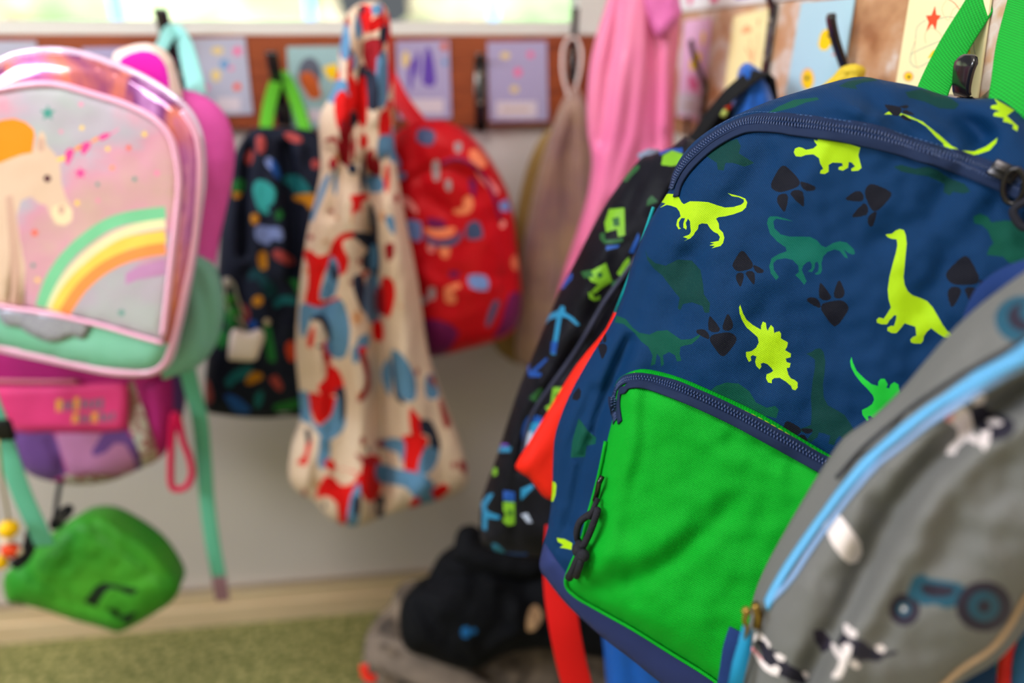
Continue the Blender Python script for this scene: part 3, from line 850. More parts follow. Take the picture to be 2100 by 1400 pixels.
# side zip pull: metal tab and knotted black cord
def sp(x, y, off=.006): return Vector(PS.pos([(x, y)], 0)[0]) + Vector(DS.N) * off
tb = T.part('pocket_zip_slider', MB().tube([sp(1241, 972), sp(1237, 985, .009), sp(1231, 1005), sp(1226, 1022)], .0022, k=10), gun_m, parent=pm)
k1 = [sp(*p, o) for p, o in (((1232, 1040), .008), ((1218, 1048), .010), ((1200, 1062), .010), ((1192, 1085), .009), ((1196, 1102), .010), ((1208, 1108), .013), ((1218, 1090), .012), ((1228, 1066), .012), ((1234, 1044), .010))]
T.part('pocket_pull_cord', MB().tube([Vector(v) for v in catmull([tuple(v) for v in k1], 4)], .0030, closed=True)
       .tube([sp(1232, 1018), sp(1228, 1036, .012), sp(1222, 1052, .014)], .0022)
       .sphere(sp(1200, 1118, .012), .0062).sphere(sp(1208, 1128, .012), .0055)
       .tube([sp(1205, 1120, .012), sp(1196, 1140, .012), sp(1186, 1160, .010), sp(1176, 1176, .009)], .0036)
       .tube([sp(1210, 1120, .014), sp(1204, 1145, .014), sp(1192, 1172, .010)], .0030), cord_m, parent=pm)

# green hanging loop over the hook
def V3(x, y, d): return at(x, y, d)
g1 = [tuple(V3(1898, 235, .560)), tuple(V3(1918, 172, .572)), tuple(V3(1958, 92, .580)), tuple(V3(2008, 12, .578)), tuple(V3(2050, -60, .57)), tuple(V3(2090, -140, .56)),
      tuple(V3(2125, -160, .545)), tuple(V3(2135, -120, .53)), tuple(V3(2112, -20, .50)), tuple(V3(2088, 80, .475)), tuple(V3(2078, 160, .46)), tuple(V3(2070, 225, .455)), tuple(V3(2068, 250, .455))]
g1 = [Vector(v) for v in catmull(g1, 5, False)]
T.part('hanging_loop', MB().ribbon(g1, .0245, .0022, nrm=Vector((-.75, -.62, .25))), web_green)

# teal edging at the seam and red pieces hanging behind
T.part('side_piping', MB().tube([at(x, y, d) for x, y, d in ((1340, 425, .60), (1325, 470, .61), (1305, 530, .625), (1282, 590, .64), (1262, 640, .655))], .0014), teal_pipe)
FS = Surf(pts('1275,612 1243,674 1183,747 1122,845 1085,906 1057,953 1066,968 1085,980 1098,996 1118,1020 1150,1022 1200,960 1260,840 1290,700'), at(1160, 850, .715), az=20, lean=10, H=.008, R=25,
          creases=[(pts('1075,965 1140,900 1200,800'), 8, .003)])
T.part('lining_flap', cloth(FS, T=.006, step=16, rings=2), red_web)
rs = [Vector(v) for v in catmull([tuple(at(x, y, d)) for x, y, d in ((1150, 1080, .80), (1146, 1160, .80), (1148, 1220, .80), (1158, 1290, .80), (1172, 1360, .81), (1190, 1430, .82), (1205, 1500, .83))], 4, False)]
T.part('shoulder_strap', MB().ribbon(rs, .036, .003, nrm=Vector((-.35, -.85, .35))), red_strap_m)

# ================================================================== grey farm-print backpack (nearest)
WC = .0014
grey_c = mat('grey canvas', (112, 112, 112), 0.75, weave=WC, bump=0.0003, wstr=0.3)
cow_w = mat('white cow print', (226, 214, 216), 0.7); cow_k = mat('dark cow print', (36, 34, 48), 0.7)
cow_p = mat('pink cow print', (232, 150, 160), 0.7)
tr_b = mat('blue tractor print', (34, 78, 100), 0.7); tr_k = mat('plum tractor print', (42, 36, 52), 0.7); sky_z = mat('sky blue zip tape', (96, 170, 222), 0.55, weave=.0016, bump=.0004)
sky_t = mat('sky blue zip teeth', (118, 190, 238), 0.4); brass = mat('aged brass', (150, 120, 60), 0.35, metal=0.9)
navy_w = mat('navy webbing', (26, 50, 104), 0.9, bump=.0006, wave=500); pale_pipe = mat('sand piping', (170, 140, 110), 0.7)
AC = lambda s: Z(1450, 500, 1.5554, s)
AD = lambda s: Z(1480, 1150, 3.387, s)
co = pts('2290,470 2190,528 2100,588 2045,630 1995,672 1940,730 1890,795 1850,850 1800,905 1752,940 1722,985 1685,1040 1640,1102 1592,1172 1562,1232 1548,1290 1532,1360 1512,1440 1500,1560 1560,1640 1760,1600 1880,1470 1960,1390 2025,1345 2062,1300 2100,1235 2180,1150 2290,1000')
csh = []
K = dict(w=1, k=2, p=3, b=4, t=5)
for k, poly in (
        # upper cow
        ('k', AC('845,520 880,510 900,530 940,545 975,560 985,590 960,620 910,630 880,600 850,580 835,550')), ('w', AC('760,535 790,515 820,520 840,540 850,580 845,600 870,625 860,640 830,625 800,650 790,672 760,670 770,645 800,620 800,590 780,575')),
        ('w', AC('840,490 870,470 890,485 880,510 850,515')), ('w', AC('890,560 920,555 945,570 930,580 900,578')), ('p', AC('752,540 775,532 790,545 782,565 765,568')), ('w', AC('870,600 905,590 900,630 885,660 870,640')),
        # white leg left
        ('w', AC('370,900 395,870 425,865 455,905 490,950 495,985 480,1015 455,1020 430,1000 400,960')),
        # tractor on the pocket and its ring at the top right
        ('t', circ(1855, 1250, 32, 14, 1.05)), ('b', circ(1853, 1248, 15, 12)), ('w', circ(1853, 1248, 5, 8)),
        ('b', AD('1295,200 1330,110 1400,90 1440,120 1520,130 1640,150 1700,190 1740,260 1640,310 1560,330 1480,300 1400,310 1340,270 1290,250')), ('t', AD('1380,170 1420,155 1520,165 1610,180 1620,220 1560,250 1460,250 1400,225')),
        ('t', circ(2018, 1243, 58, 18, .9)), ('b', circ(2018, 1243, 33, 14, .95)), ('t', circ(2018, 1243, 14, 10)),
        ('b', circ(2098, 655, 58, 18, .85)), ('t', circ(2104, 650, 38, 14, .8)), ('b', circ(2110, 640, 20, 12)),
        # lower cows
        ('k', AD('235,550 290,535 345,610 400,640 470,720 560,770 600,810 570,860 480,830 400,790 330,740 290,690 270,620')), ('w', AD('225,510 265,490 300,525 340,580 330,610 300,560 260,545 220,560')), ('p', AD('195,590 225,600 270,660 290,690 260,690 215,640')),
        ('w', AD('215,620 260,670 320,720 370,770 400,800 350,790 300,760 250,700')), ('w', AD('360,645 400,640 445,670 430,700 390,690')), ('w', AD('335,735 380,720 410,750 390,790 350,780')), ('w', AD('555,770 590,765 610,800 580,820')),
        ('k', AD('840,490 900,540 980,550 1040,600 1120,640 1215,620 1220,645 1130,670 1090,700 1010,690 960,700 900,660 860,620 800,570')), ('t', AD('635,480 700,475 760,540 760,600 700,640 650,560')),
        ('w', AD('845,440 870,430 900,465 940,490 935,530 900,535 850,500')), ('w', AD('755,580 775,565 820,620 840,640 830,590 870,565 905,590 895,650 870,680 860,740 830,810 775,815 765,790 800,750 820,690 780,640')), ('w', AD('1065,590 1110,580 1140,610 1120,640 1080,625')), ('w', AD('890,690 930,695 965,730 940,750 900,730'))):
    csh.append((K[k], poly))
for k in range(5):
    pass
CS = Surf(co, at(1900, 950, .362), az=40, lean=16, H=.034, R=150, nz=(.005, 100),
          creases=[(pts('2110,800 1990,880 1900,960 1840,1040 1790,1130 1745,1230 1700,1310 1655,1400'), 30, -0.0176), (pts('2120,860 2010,930 1930,1010 1880,1100 1820,1200 1760,1290 1700,1400'), 36, 0.0096),
                   (pts('2200,640 2080,745 1990,810 1900,880 1830,950'), 26, 0.0064), (pts('1760,1010 1700,1110 1660,1200'), 40, 0.0048), (pts('1700,1200 1750,1150 1800,1040'), 30, -0.0048), (pts('2010,690 1930,790 1880,850'), 22, -0.0048)])
Cw = Thing('farm_print_backpack', 'grey backpack printed with cows and a tractor, sky blue zip, at the lower right', 'backpack', at(1900, 950, .42))
Cw.part('body', cloth(CS, T=.035, shapes=csh, step=12, side=.012, back_in=.95), [grey_c, cow_w, cow_k, cow_p, tr_b, tr_k])
cz = pts('2260,640 2180,682 2100,726 2030,764 1960,805 1890,852 1830,900 1780,945 1732,1000 1690,1055 1645,1118 1604,1180 1572,1240')
z3 = Cw.part('zipper', tape(CS, cz, .0018, .0085, 0, thick=.002), sky_z)
Cw.part('zip_teeth', zip_coil(CS, cz, MB(), .0034, .0020, .0006, .0042), sky_t, parent=z3)
ed = [(x - 17, y - 19) for x, y in cz[:-4]]
zt = [(x + 15 + (2 if i > 6 else 0), y + (17 if i < 7 else 10)) for i, (x, y) in enumerate(cz)]
zq = catmull(zt[:-1] + [(1578, 1236)], 5, False)
Cw.part('zip_tape', MB().ribbon([Vector(v) for v in CS.pos(zq, .0014)], .0032, .0016, nrm=CS.nrm(zq)), mat('pale periwinkle tape', (128, 160, 206), .7), parent=z3)
Cw.part('zip_welt', MB().tube([Vector(v) for v in CS.path(ed, .001)], .0013), mat('charcoal piping', (58, 58, 62), .7))
Cw.part('seam_piping', MB().tube([Vector(v) for v in CS.path(pts('2160,1165 2103,1225 2064,1290 2026,1334 1964,1376 1884,1452'), .002)], .0016), pale_pipe)
def cp(x, y, o=.006): return Vector(CS.pos([(x, y)], o)[0])
pl = Cw.part('zip_slider', MB().tube([cp(1550, 1240), cp(1556, 1262), cp(1552, 1288)], .0026, k=8).sphere(cp(1531, 1253, .010), .0028).tube([cp(1531, 1253, .01), cp(1527, 1272, .01), cp(1533, 1290, .008), cp(1528, 1310, .008)], .0014), brass)
Cw.part('zip_pull', MB().ribbon([cp(1532, 1285, .006), cp(1524, 1318, .008), cp(1512, 1360, .01), cp(1500, 1420, .012)], .005, .0018, nrm=Vector(CS.N)).ribbon([cp(1536, 1290, .004), cp(1534, 1330, .006), cp(1522, 1380, .006), cp(1512, 1430, .006)], .0035, .0016, nrm=Vector(CS.N)),
        mat('teal blue cord', (24, 130, 176), .6), parent=pl)
st = [Vector(v) for v in catmull([tuple(at(x, y, d)) for x, y, d in ((1512, 1292, .44), (1500, 1330, .44), (1492, 1380, .444), (1484, 1430, .448), (1478, 1500, .455))], 4, False)]
Cw.part('side_strap', MB().ribbon(st, .010, .003, nrm=Vector(CS.N)), navy_w)
lo = [Vector(v) for v in catmull([tuple(at(x, y, d)) for x, y, d in ((1994, 700, .41), (2002, 655, .405), (2024, 606, .40), (2062, 572, .39), (2110, 552, .38), (2170, 545, .37), (2220, 560, .36))], 4, False)]
Cw.part('carry_loop', MB().ribbon(lo, .013, .004, nrm=Vector((-.3, -.5, .8))), navy_w)

# red-edged bag peeping in at the lower right corner
ES = Surf(pts('2052,1420 2056,1370 2066,1310 2088,1262 2130,1200 2240,1120 2300,1300 2280,1500 2100,1560'), at(2110, 1350, .385), az=35, lean=14, H=.012, R=60)
E_ = Thing('red_edged_bag', 'bag with red piping and blue cloth cut off by the lower right corner', 'bag', at(2110, 1350, .43))
E_.part('body', cloth(ES, T=.05, step=20, shapes=[(1, pts('2120,1200 2180,1200 2260,1480 2130,1480'))]), [mat('blue bag cloth', (50, 110, 170), .6, weave=.002, bump=.0003), mat('lilac print', (150, 150, 200), .6)])
E_.part('piping', MB().tube([Vector(v) for v in ES.path(pts('2056,1440 2060,1375 2070,1315 2092,1265 2134,1206 2240,1126'), .002)], .0035), mat('red piping', (206, 32, 30), .5))
# ================================================================== unicorn backpack
U1 = lambda s: Z(0, 60, 3.5, s)
U2 = lambda s: Z(0, 440, 3.8896, s)
U0 = lambda s: Z(0, 0, 2, s)
print_bg = ramp_mat('pastel print ground', [(0.32, (170, 184, 180)), (0.46, (182, 170, 188)), (0.54, (214, 150, 174)), (0.7, (200, 168, 152))], 5.5, 0.5, (1, 1, 1.3))
mint = mat('mint polyester', (120, 192, 162), 0.65, bump=.0006, wave=60, noise_scale=9, rgb2=(134, 200, 178))
mint_s = mat('mint strap webbing', (98, 182, 152), 0.7, weave=.004, bump=.0004, wstr=.2)
mint_mesh = mat('mint mesh cloth', (130, 194, 176), 0.8, weave=.005, bump=.0008, wstr=.3)
pvc = ramp_mat('iridescent pink vinyl', [(0.28, (150, 70, 180)), (0.4, (216, 120, 190)), (0.48, (236, 130, 110)), (0.56, (130, 50, 130)), (0.66, (216, 150, 224)), (0.78, (226, 150, 70))], 7, 0.12, (1, 1, .35), 0.9, 0.25, 0.8, bump=.004)
pipe_p = mat('pink vinyl piping', (244, 180, 214), 0.25, coat=.6)
pipe_l = mat('pearly piping', (236, 206, 240), 0.18, coat=.9, metal=.2)
magenta = mat('magenta lining', (240, 40, 200), 0.5); pinkp = mat('orchid polyester', (232, 92, 186), 0.6, bump=.0004, wave=40)
creamp = mat('cream piping', (250, 222, 216), 0.4, coat=.3)
glit = mat('silver glitter cloth', (176, 178, 190), 0.35, noise_scale=420, rgb2=(150, 146, 172), metal=.3)
pc = {k: mat('print ' + k, v, 0.5) for k, v in dict(orange=(255, 142, 8), horse=(222, 190, 168), horse2=(206, 166, 150), pink=(232, 70, 150), yellow=(252, 208, 92), green=(122, 200, 154), lemon=(230, 224, 180), orange2=(255, 150, 80),
      tealstar=(70, 150, 140), red=(240, 100, 70), eye=(90, 50, 60), lilac=(196, 140, 190), ltpink=(238, 140, 180), muzzle=(240, 214, 178)).items()}
uo = pts('-110,330 -100,240 -60,165 0,128 45,110 110,104 170,112 230,132 290,158 340,188 380,222 404,262 414,310 414,380 404,460 394,540 378,620 364,680 356,715 342,745 315,762 270,766 220,762 150,748 80,733 0,716 -110,690')
US = Surf(uo, at(200, 420, Y=.96), az=14, lean=2, H=.020, R=60, power=2.4, sm=3, nz=(.0015, 90))
un = Thing('unicorn_backpack', "child's pastel backpack with a printed unicorn and rainbow, iridescent pink rim and mint pocket", 'backpack', at(200, 420, Y=1.0))
un.part('body', cloth(US, T=.035, step=14, side=.003, back_in=.90, rings=5, shapes=[(1, pts('-110,600 0,624 100,640 200,662 280,685 345,704 420,735 420,800 -110,800'))], side_m=2), [pvc, mint, pvc])
wo = pts('-110,330 -100,250 -60,205 -10,186 60,174 120,174 190,193 260,215 315,243 345,274 360,312 368,370 364,430 354,520 344,610 334,690 337,700 280,684 200,661 100,639 0,624 -110,604')
WS = Surf(wo, None, base=US, H=.003, R=25, lift=.001, sm=2)
ush = []
nm = list(pc); um = [print_bg] + [pc[k] for k in nm]
def U(k, poly): ush.append((nm.index(k) + 1, poly))
# rainbow
def arcb(p, w): return band(catmull(p, 4, False), w)
arcs = [('green', U2('330,740 360,640 420,500 530,340 680,200 860,80 1050,20 1320,-15'), 26), ('lemon', U2('400,760 460,620 550,480 680,340 840,220 1000,140 1150,95 1320,70'), 20), ('yellow', U2('450,770 510,650 610,520 730,410 860,310 1000,235 1150,200 1320,175'), 26),
        ('orange2', U2('510,790 570,690 660,570 780,460 900,385 1030,330 1180,290 1320,270'), 24)]
for k, p, w in arcs: U(k, arcb(p, w))
U('lilac', U2('1000,470 1100,410 1320,350 1320,480 1100,520 1000,560')); 
# horse head and neck
U('horse', U1('-400,900 0,950 80,915 160,900 240,880 262,800 280,750 300,730 325,760 335,830 400,900 430,960 440,1100 470,1200 520,1290 520,1370 470,1410 400,1400 360,1330 330,1260 280,1250 220,1200 150,1230 120,1340 140,1500 180,1700 170,2000 -400,2000'))
U('horse2', U1('270,800 295,770 318,800 318,870 285,880 268,850')); U('muzzle', U1('380,1270 450,1250 520,1300 515,1370 460,1405 400,1390 365,1330')); U('eye', circ(97, 366, 8)); U('horse2', circ(126, 430, 7, sy=1.4))
U('horse2', U1('40,1200 90,1190 120,1400 150,1700 140,2000 60,2000 70,1600'))
U('orange', U1('-400,720 -100,690 20,650 100,640 180,665 240,715 250,760 240,830 232,885 150,900 60,935 0,960 -400,1000'))
for a in ('468,880 500,850 535,870 520,920 490,975 470,960', '580,830 620,805 655,815 640,860 600,905 580,880', '705,770 750,745 800,745 780,775 730,800 715,790'): U('pink', U1(a))
U('yellow', U1('400,930 460,905 475,935 430,950')); U('orange2', U1('535,850 580,825 590,850 540,880')); U('orange2', U1('650,800 700,770 712,790 660,815')); U('ltpink', U1('800,740 860,705 850,725 800,755'))
for x, y, r, k in ((98, 232, 17, 'tealstar'), (166, 214, 7, 'ltpink'), (125, 270, 6, 'ltpink'), (168, 262, 7, 'yellow'), (296, 275, 8, 'yellow'), (165, 355, 14, 'pink'), (264, 303, 8, 'red'), (221, 305, 7, 'yellow'), (230, 344, 7, 'orange2'),
                   (276, 367, 7, 'tealstar'), (322, 355, 9, 'ltpink'), (158, 416, 8, 'yellow'), (200, 378, 6, 'tealstar'), (71, 477, 10, 'red'), (68, 544, 7, 'tealstar'), (77, 574, 7, 'yellow'), (249, 641, 9, 'tealstar'), (201, 411, 6, 'ltpink')): U(k, star(x, y, r))
un.part('print_panel', cloth(WS, T=.001, step=12, shapes=ush, back_in=.99, rings=1), um)
un.part('window_piping', MB().tube([Vector(v) for v in WS.path(wo[:16], .002)], .0042), pipe_p)
un.part('outer_piping', MB().tube([Vector(v) for v in US.path(uo, -.002)], .0050), pipe_l)
un.part('pocket_seam', MB().tube([Vector(v) for v in US.path(pts('-110,600 0,627 100,643 200,665 280,688 336,704'), .004)], .0032), pipe_p)
lowp = pts('-110,688 0,712 80,730 150,746 220,759 280,764 315,760 338,742 350,712 362,672 376,610 392,535 402,460 409,380 409,315 399,268 374,228')
un.part('lower_piping', MB().tube([Vector(v) for v in US.path(lowp, .001)], .0040), pipe_p)
GS = Surf(pts('0,632 90,640 175,656 184,675 170,695 150,690 120,700 95,700 60,685 40,672 15,668 0,655'), None, base=US, H=.002, R=10, lift=.002)
un.part('glitter_patch', cloth(GS, T=.001, step=10, rings=1), glit)
# orchid back panel flaring to the right
BS = Surf(pts('300,150 362,180 400,188 440,210 468,245 482,300 478,360 466,420 450,490 435,560 380,600 300,560'), at(420, 380, Y=1.04), az=-8, H=.03, R=55, nz=(.003, 60))
un.part('back_panel', cloth(BS, T=.03, step=14), pinkp)
# rounded ear with cream rim
ES_ = Surf(pts('232,110 262,94 300,88 330,98 350,122 362,160 372,205 340,215 280,180 236,150'), at(310, 140, Y=1.0), az=0, H=.012, R=22)
er = un.part('ear', cloth(ES_, T=.014, step=9, shapes=[(1, catmull(pts('252,118 290,104 322,112 342,140 348,185 350,230 300,190 250,140'), 2))]), [creamp, magenta])
# side pocket
SP = Surf(pts('372,530 400,516 430,532 450,575 460,630 452,680 435,720 405,752 365,768 330,775 350,720 366,640'), at(410, 640, Y=1.02), az=-10, H=.030, R=45, nz=(.002, 50), creases=[(pts('405,560 425,640 430,700'), 12, -.008)])
un.part('side_pocket', cloth(SP, T=.03, step=11), mint_mesh)
# loop on the hook
lp_ = [Vector(v) for v in catmull([tuple(at(x, y, Y=Y)) for x, y, Y in ((326, 108, 1.20), (336, 88, 1.25), (350, 70, 1.30), (366, 70, 1.30), (380, 98, 1.2), (393, 145, 1.12), (406, 200, 1.05))], 5, False)]
aqua = mat('aqua webbing', (150, 214, 212), 0.6, weave=.003, bump=.0004, wstr=.2)
un.part('hanging_loop', MB().ribbon(lp_, .028, .003, nrm=Vector((0, -1, .1))), aqua)
tab_m = mat('mauve heat-cut tab', (150, 112, 128), .6)


def strapy(p, w=.02, t=.003, n=5, nrm=(0, -1, .15)):
    return MB().ribbon([Vector(v) for v in catmull([tuple(at(x, y, Y=Y)) for x, y, Y in p], n, False)], w, t, nrm=Vector(nrm))


s1 = un.part('strap', strapy([(378, 730, 1.08), (392, 790, 1.09), (410, 860, 1.10), (418, 940, 1.10), (424, 1020, 1.10), (434, 1100, 1.09), (450, 1188, 1.08)], .026), mint_s)
un.part('strap_tab', strapy([(449, 1182, 1.079), (452, 1205, 1.078), (457, 1230, 1.077)], .025, .004), tab_m, parent=s1)
un.part('strap', strapy([(-60, 700, 1.04), (-30, 800, 1.03), (0, 880, 1.02), (22, 950, 1.01), (48, 1020, 1.005), (78, 1085, 1.0), (92, 1118, 1.0)], .030), mint_s)
un.part('strap_buckle', MB().box(at(-2, 882, Y=1.0), .04, .012, .035), mat('black plastic', (18, 18, 20), .4), bevel=.005)

# ================================================================== pink and purple bag under it
pk_m = mat('raspberry polyester', (234, 62, 134), 0.55, bump=.0004, wave=30); mg_m = mat('deep magenta polyester', (176, 30, 120), 0.6)
pu_m = mat('purple cloth', (104, 66, 138), 0.6); mv_m = mat('mauve cloth', (178, 116, 164), 0.6)
multi = ramp_mat('tiny flower print', [(0.3, (150, 110, 60)), (0.42, (190, 180, 170)), (0.52, (130, 60, 60)), (0.6, (200, 190, 180)), (0.7, (90, 130, 140))], 26, .7)
LS = Surf(pts('-120,700 0,690 340,690 352,760 356,840 352,880 340,925 320,945 290,960 230,985 170,994 110,988 65,974 40,950 22,915 5,880 -120,870'), at(180, 900, Y=1.12), az=8, lean=3, H=.028, R=45, nz=(.002, 70),
          creases=[(pts('100,890 118,930 132,975'), 10, -.007), (pts('272,830 262,870'), 8, -.004), (pts('296,780 306,850 330,930'), 7, -.006)])
lb = Thing('lunch_bag', 'pink and purple bag hanging below the unicorn backpack with yellow lettering on its flap', 'bag', at(180, 900, Y=1.14))
L1 = lambda s: Z(0, 740, 5, s)
lsh = [(1, L1('-400,730 100,720 300,740 540,730 600,860 680,1160 520,1230 380,1200 240,1130 -400,900')), (2, L1('560,740 1100,740 1200,730 1320,860 1420,1000 1460,1120 1200,1160 900,1150 700,1160 620,920')),
       (1, L1('1050,740 1280,690 1400,850 1460,1000 1470,1120 1400,1140 1370,1000 1280,850 1180,840 1080,940 960,980 940,930')), (3, L1('1280,250 1360,180 1420,350 1500,560 1600,850 1620,1000 1550,1100 1300,1220 1000,1290 700,1300 640,1180 700,1160 1200,1165 1460,1115 1430,950 1330,700')),
       (4, L1('1400,300 1800,100 1850,700 1700,1000 1640,980 1540,700'))]
lb.part('body', cloth(LS, T=.07, step=12, shapes=lsh, side_m=1), [mg_m, pu_m, mv_m, multi, mg_m])
FL = Surf(pts('-120,788 0,790 120,790 200,785 256,784 264,800 264,860 258,876 240,884 160,884 60,884 30,880 0,862 -120,840'), None, base=LS, H=.006, R=16, lift=.003, sm=2)
ylw = mat('golden lettering', (250, 180, 60), .5); gyl = mat('grey-blue lettering shadow', (120, 110, 140), .5)  # letters come in two print colours, golden and grey-blue
fsh = []
for x, y, w, h, k in ((115, 818, 12, 26, 1), (129, 822, 8, 22, 2), (140, 822, 10, 20, 2), (152, 814, 10, 30, 1), (165, 818, 9, 22, 2), (177, 820, 9, 20, 2), (190, 818, 10, 22, 2), (203, 816, 9, 26, 2),
                      (148, 848, 12, 20, 1), (163, 850, 10, 18, 2), (176, 850, 9, 18, 2), (188, 845, 12, 22, 1), (203, 846, 9, 20, 2), (214, 848, 10, 18, 2), (228, 844, 8, 20, 2)):
    fsh.append((k, [(x, y + 2), (x + w, y), (x + w * .9, y + h), (x + w * .6, y + h), (x + w * .55, y + h * .55), (x + w * .4, y + h * .6), (x + w * .35, y + h), (x, y + h - 1)]))
fl = lb.part('flap', cloth(FL, T=.002, step=10, shapes=fsh, rings=2), [pk_m, ylw, gyl])
lb.part('flap_piping', MB().tube([Vector(v) for v in LS.path(pts('-120,780 0,781 80,782 160,782'), .006)], .0035), mat('salmon piping', (214, 120, 140), .5), parent=fl)
lb.part('cord_loop', MB().tube([Vector(v) for v in catmull([tuple(at(x, y, Y=1.08)) for x, y in pts('357,850 352,900 350,960 352,996 366,1003 384,996 394,970 388,935 376,905 366,860')], 4)], .0058, closed=True), mat('hot pink cord', (214, 10, 84), .6))
lb.part('web_strip', strapy([(345, 120, 1.30), (330, 400, 1.22), (300, 720, 1.14)], .02), mg_m)

# ================================================================== green pouch and toy charm
gr_m = mat('grass green nylon', (36, 134, 34), 0.5, bump=.0015, wave=18, noise_scale=6, rgb2=(70, 154, 40)); blk = mat('black print', (14, 34, 20), .6); blk2 = mat('black nylon', (18, 20, 26), .7)
L2 = lambda s: Z(0, 1000, 4.375, s)
GP = Surf(pts('6,1190 20,1165 50,1145 70,1120 100,1098 140,1068 170,1058 210,1060 250,1078 300,1110 335,1145 362,1190 366,1215 345,1240 310,1262 270,1285 240,1296 200,1284 140,1268 90,1250 40,1238 14,1232'), at(190, 1170, Y=1.06), az=5, lean=8, H=.032, R=60, nz=(.007, 45),
          creases=[(pts('180,1060 230,1110 300,1160 360,1210'), 9, -.007), (pts('70,1190 120,1225 180,1245 250,1262'), 8, -.008), (pts('60,1180 140,1196 230,1190'), 12, -.003), (pts('130,1120 90,1170'), 20, .008)])
gp = Thing('green_pouch', 'bright green nylon pouch with a black emblem hanging low at the left', 'pouch', at(190, 1170, Y=1.08))
gp.part('body', cloth(GP, T=.05, step=9, shapes=[(1, L2('750,1020 800,960 860,880 920,850 1010,860 1240,910 1200,960 1130,950 1080,920 1000,900 950,930 900,1000 860,1070')), (1, L2('1080,1150 1240,1110 1180,1200 1120,1220')), (1, L2('960,1090 1040,1080 1100,1160 1060,1180'))]), [gr_m, blk])
gp.part('zip_pull', MB().tube([Vector(v) for v in catmull([tuple(at(x, y, Y=1.02)) for x, y in pts('108,1078 112,1064 130,1045 142,1040 144,1048 130,1064 116,1080')], 3)], .005, closed=True), blk2)
gp.part('side_strap', MB().ribbon([Vector(v) for v in catmull([tuple(at(x, y, Y=1.02)) for x, y in pts('66,1090 60,1120 46,1146 26,1160')], 4, False)], .02, .004, nrm=Vector((0, -1, 0))), blk2)
gp.part('hanging_cord', strapy([(110, 1085, 1.06), (125, 980, 1.12), (160, 850, 1.20), (260, 500, 1.26), (345, 110, 1.31)], .008), blk2)
ch = Thing('toy_charm', 'small yellow plastic toy charm with red and white clothes at the left edge', 'keyring charm', at(15, 1110, Y=.98))
yl_m = mat('yellow plastic', (250, 196, 10), .35); rd_m = mat('red plastic', (226, 70, 30), .4); wh_m = mat('off-white plastic', (236, 214, 190), .4)
Q = lambda x, y: at(x, y, Y=.98)
ch.part('head', MB().sphere(Q(18, 1084), .0145, n=16), yl_m)
ch.part('torso', MB().sphere(Q(22, 1128), .0135, n=14, sc=(1.1, .8, 1)), rd_m)
ch.part('arm', MB().sphere(Q(38, 1130), .0065), wh_m); ch.part('arm', MB().sphere(Q(10, 1132), .0075), wh_m)
ch.part('leg', MB().sphere(Q(2, 1152), .010, sc=(1, 1, 1.3)), yl_m); ch.part('collar', MB().sphere(Q(14, 1108), .008, sc=(1.4, 1, .5)), wh_m)
ch.part('chain', MB().tube([Q(18, 1070), Q(14, 1040), Q(8, 1010), Q(2, 960), Q(-4, 900)], .0018), mat('brassy chain', (170, 150, 90), .4, metal=.7))

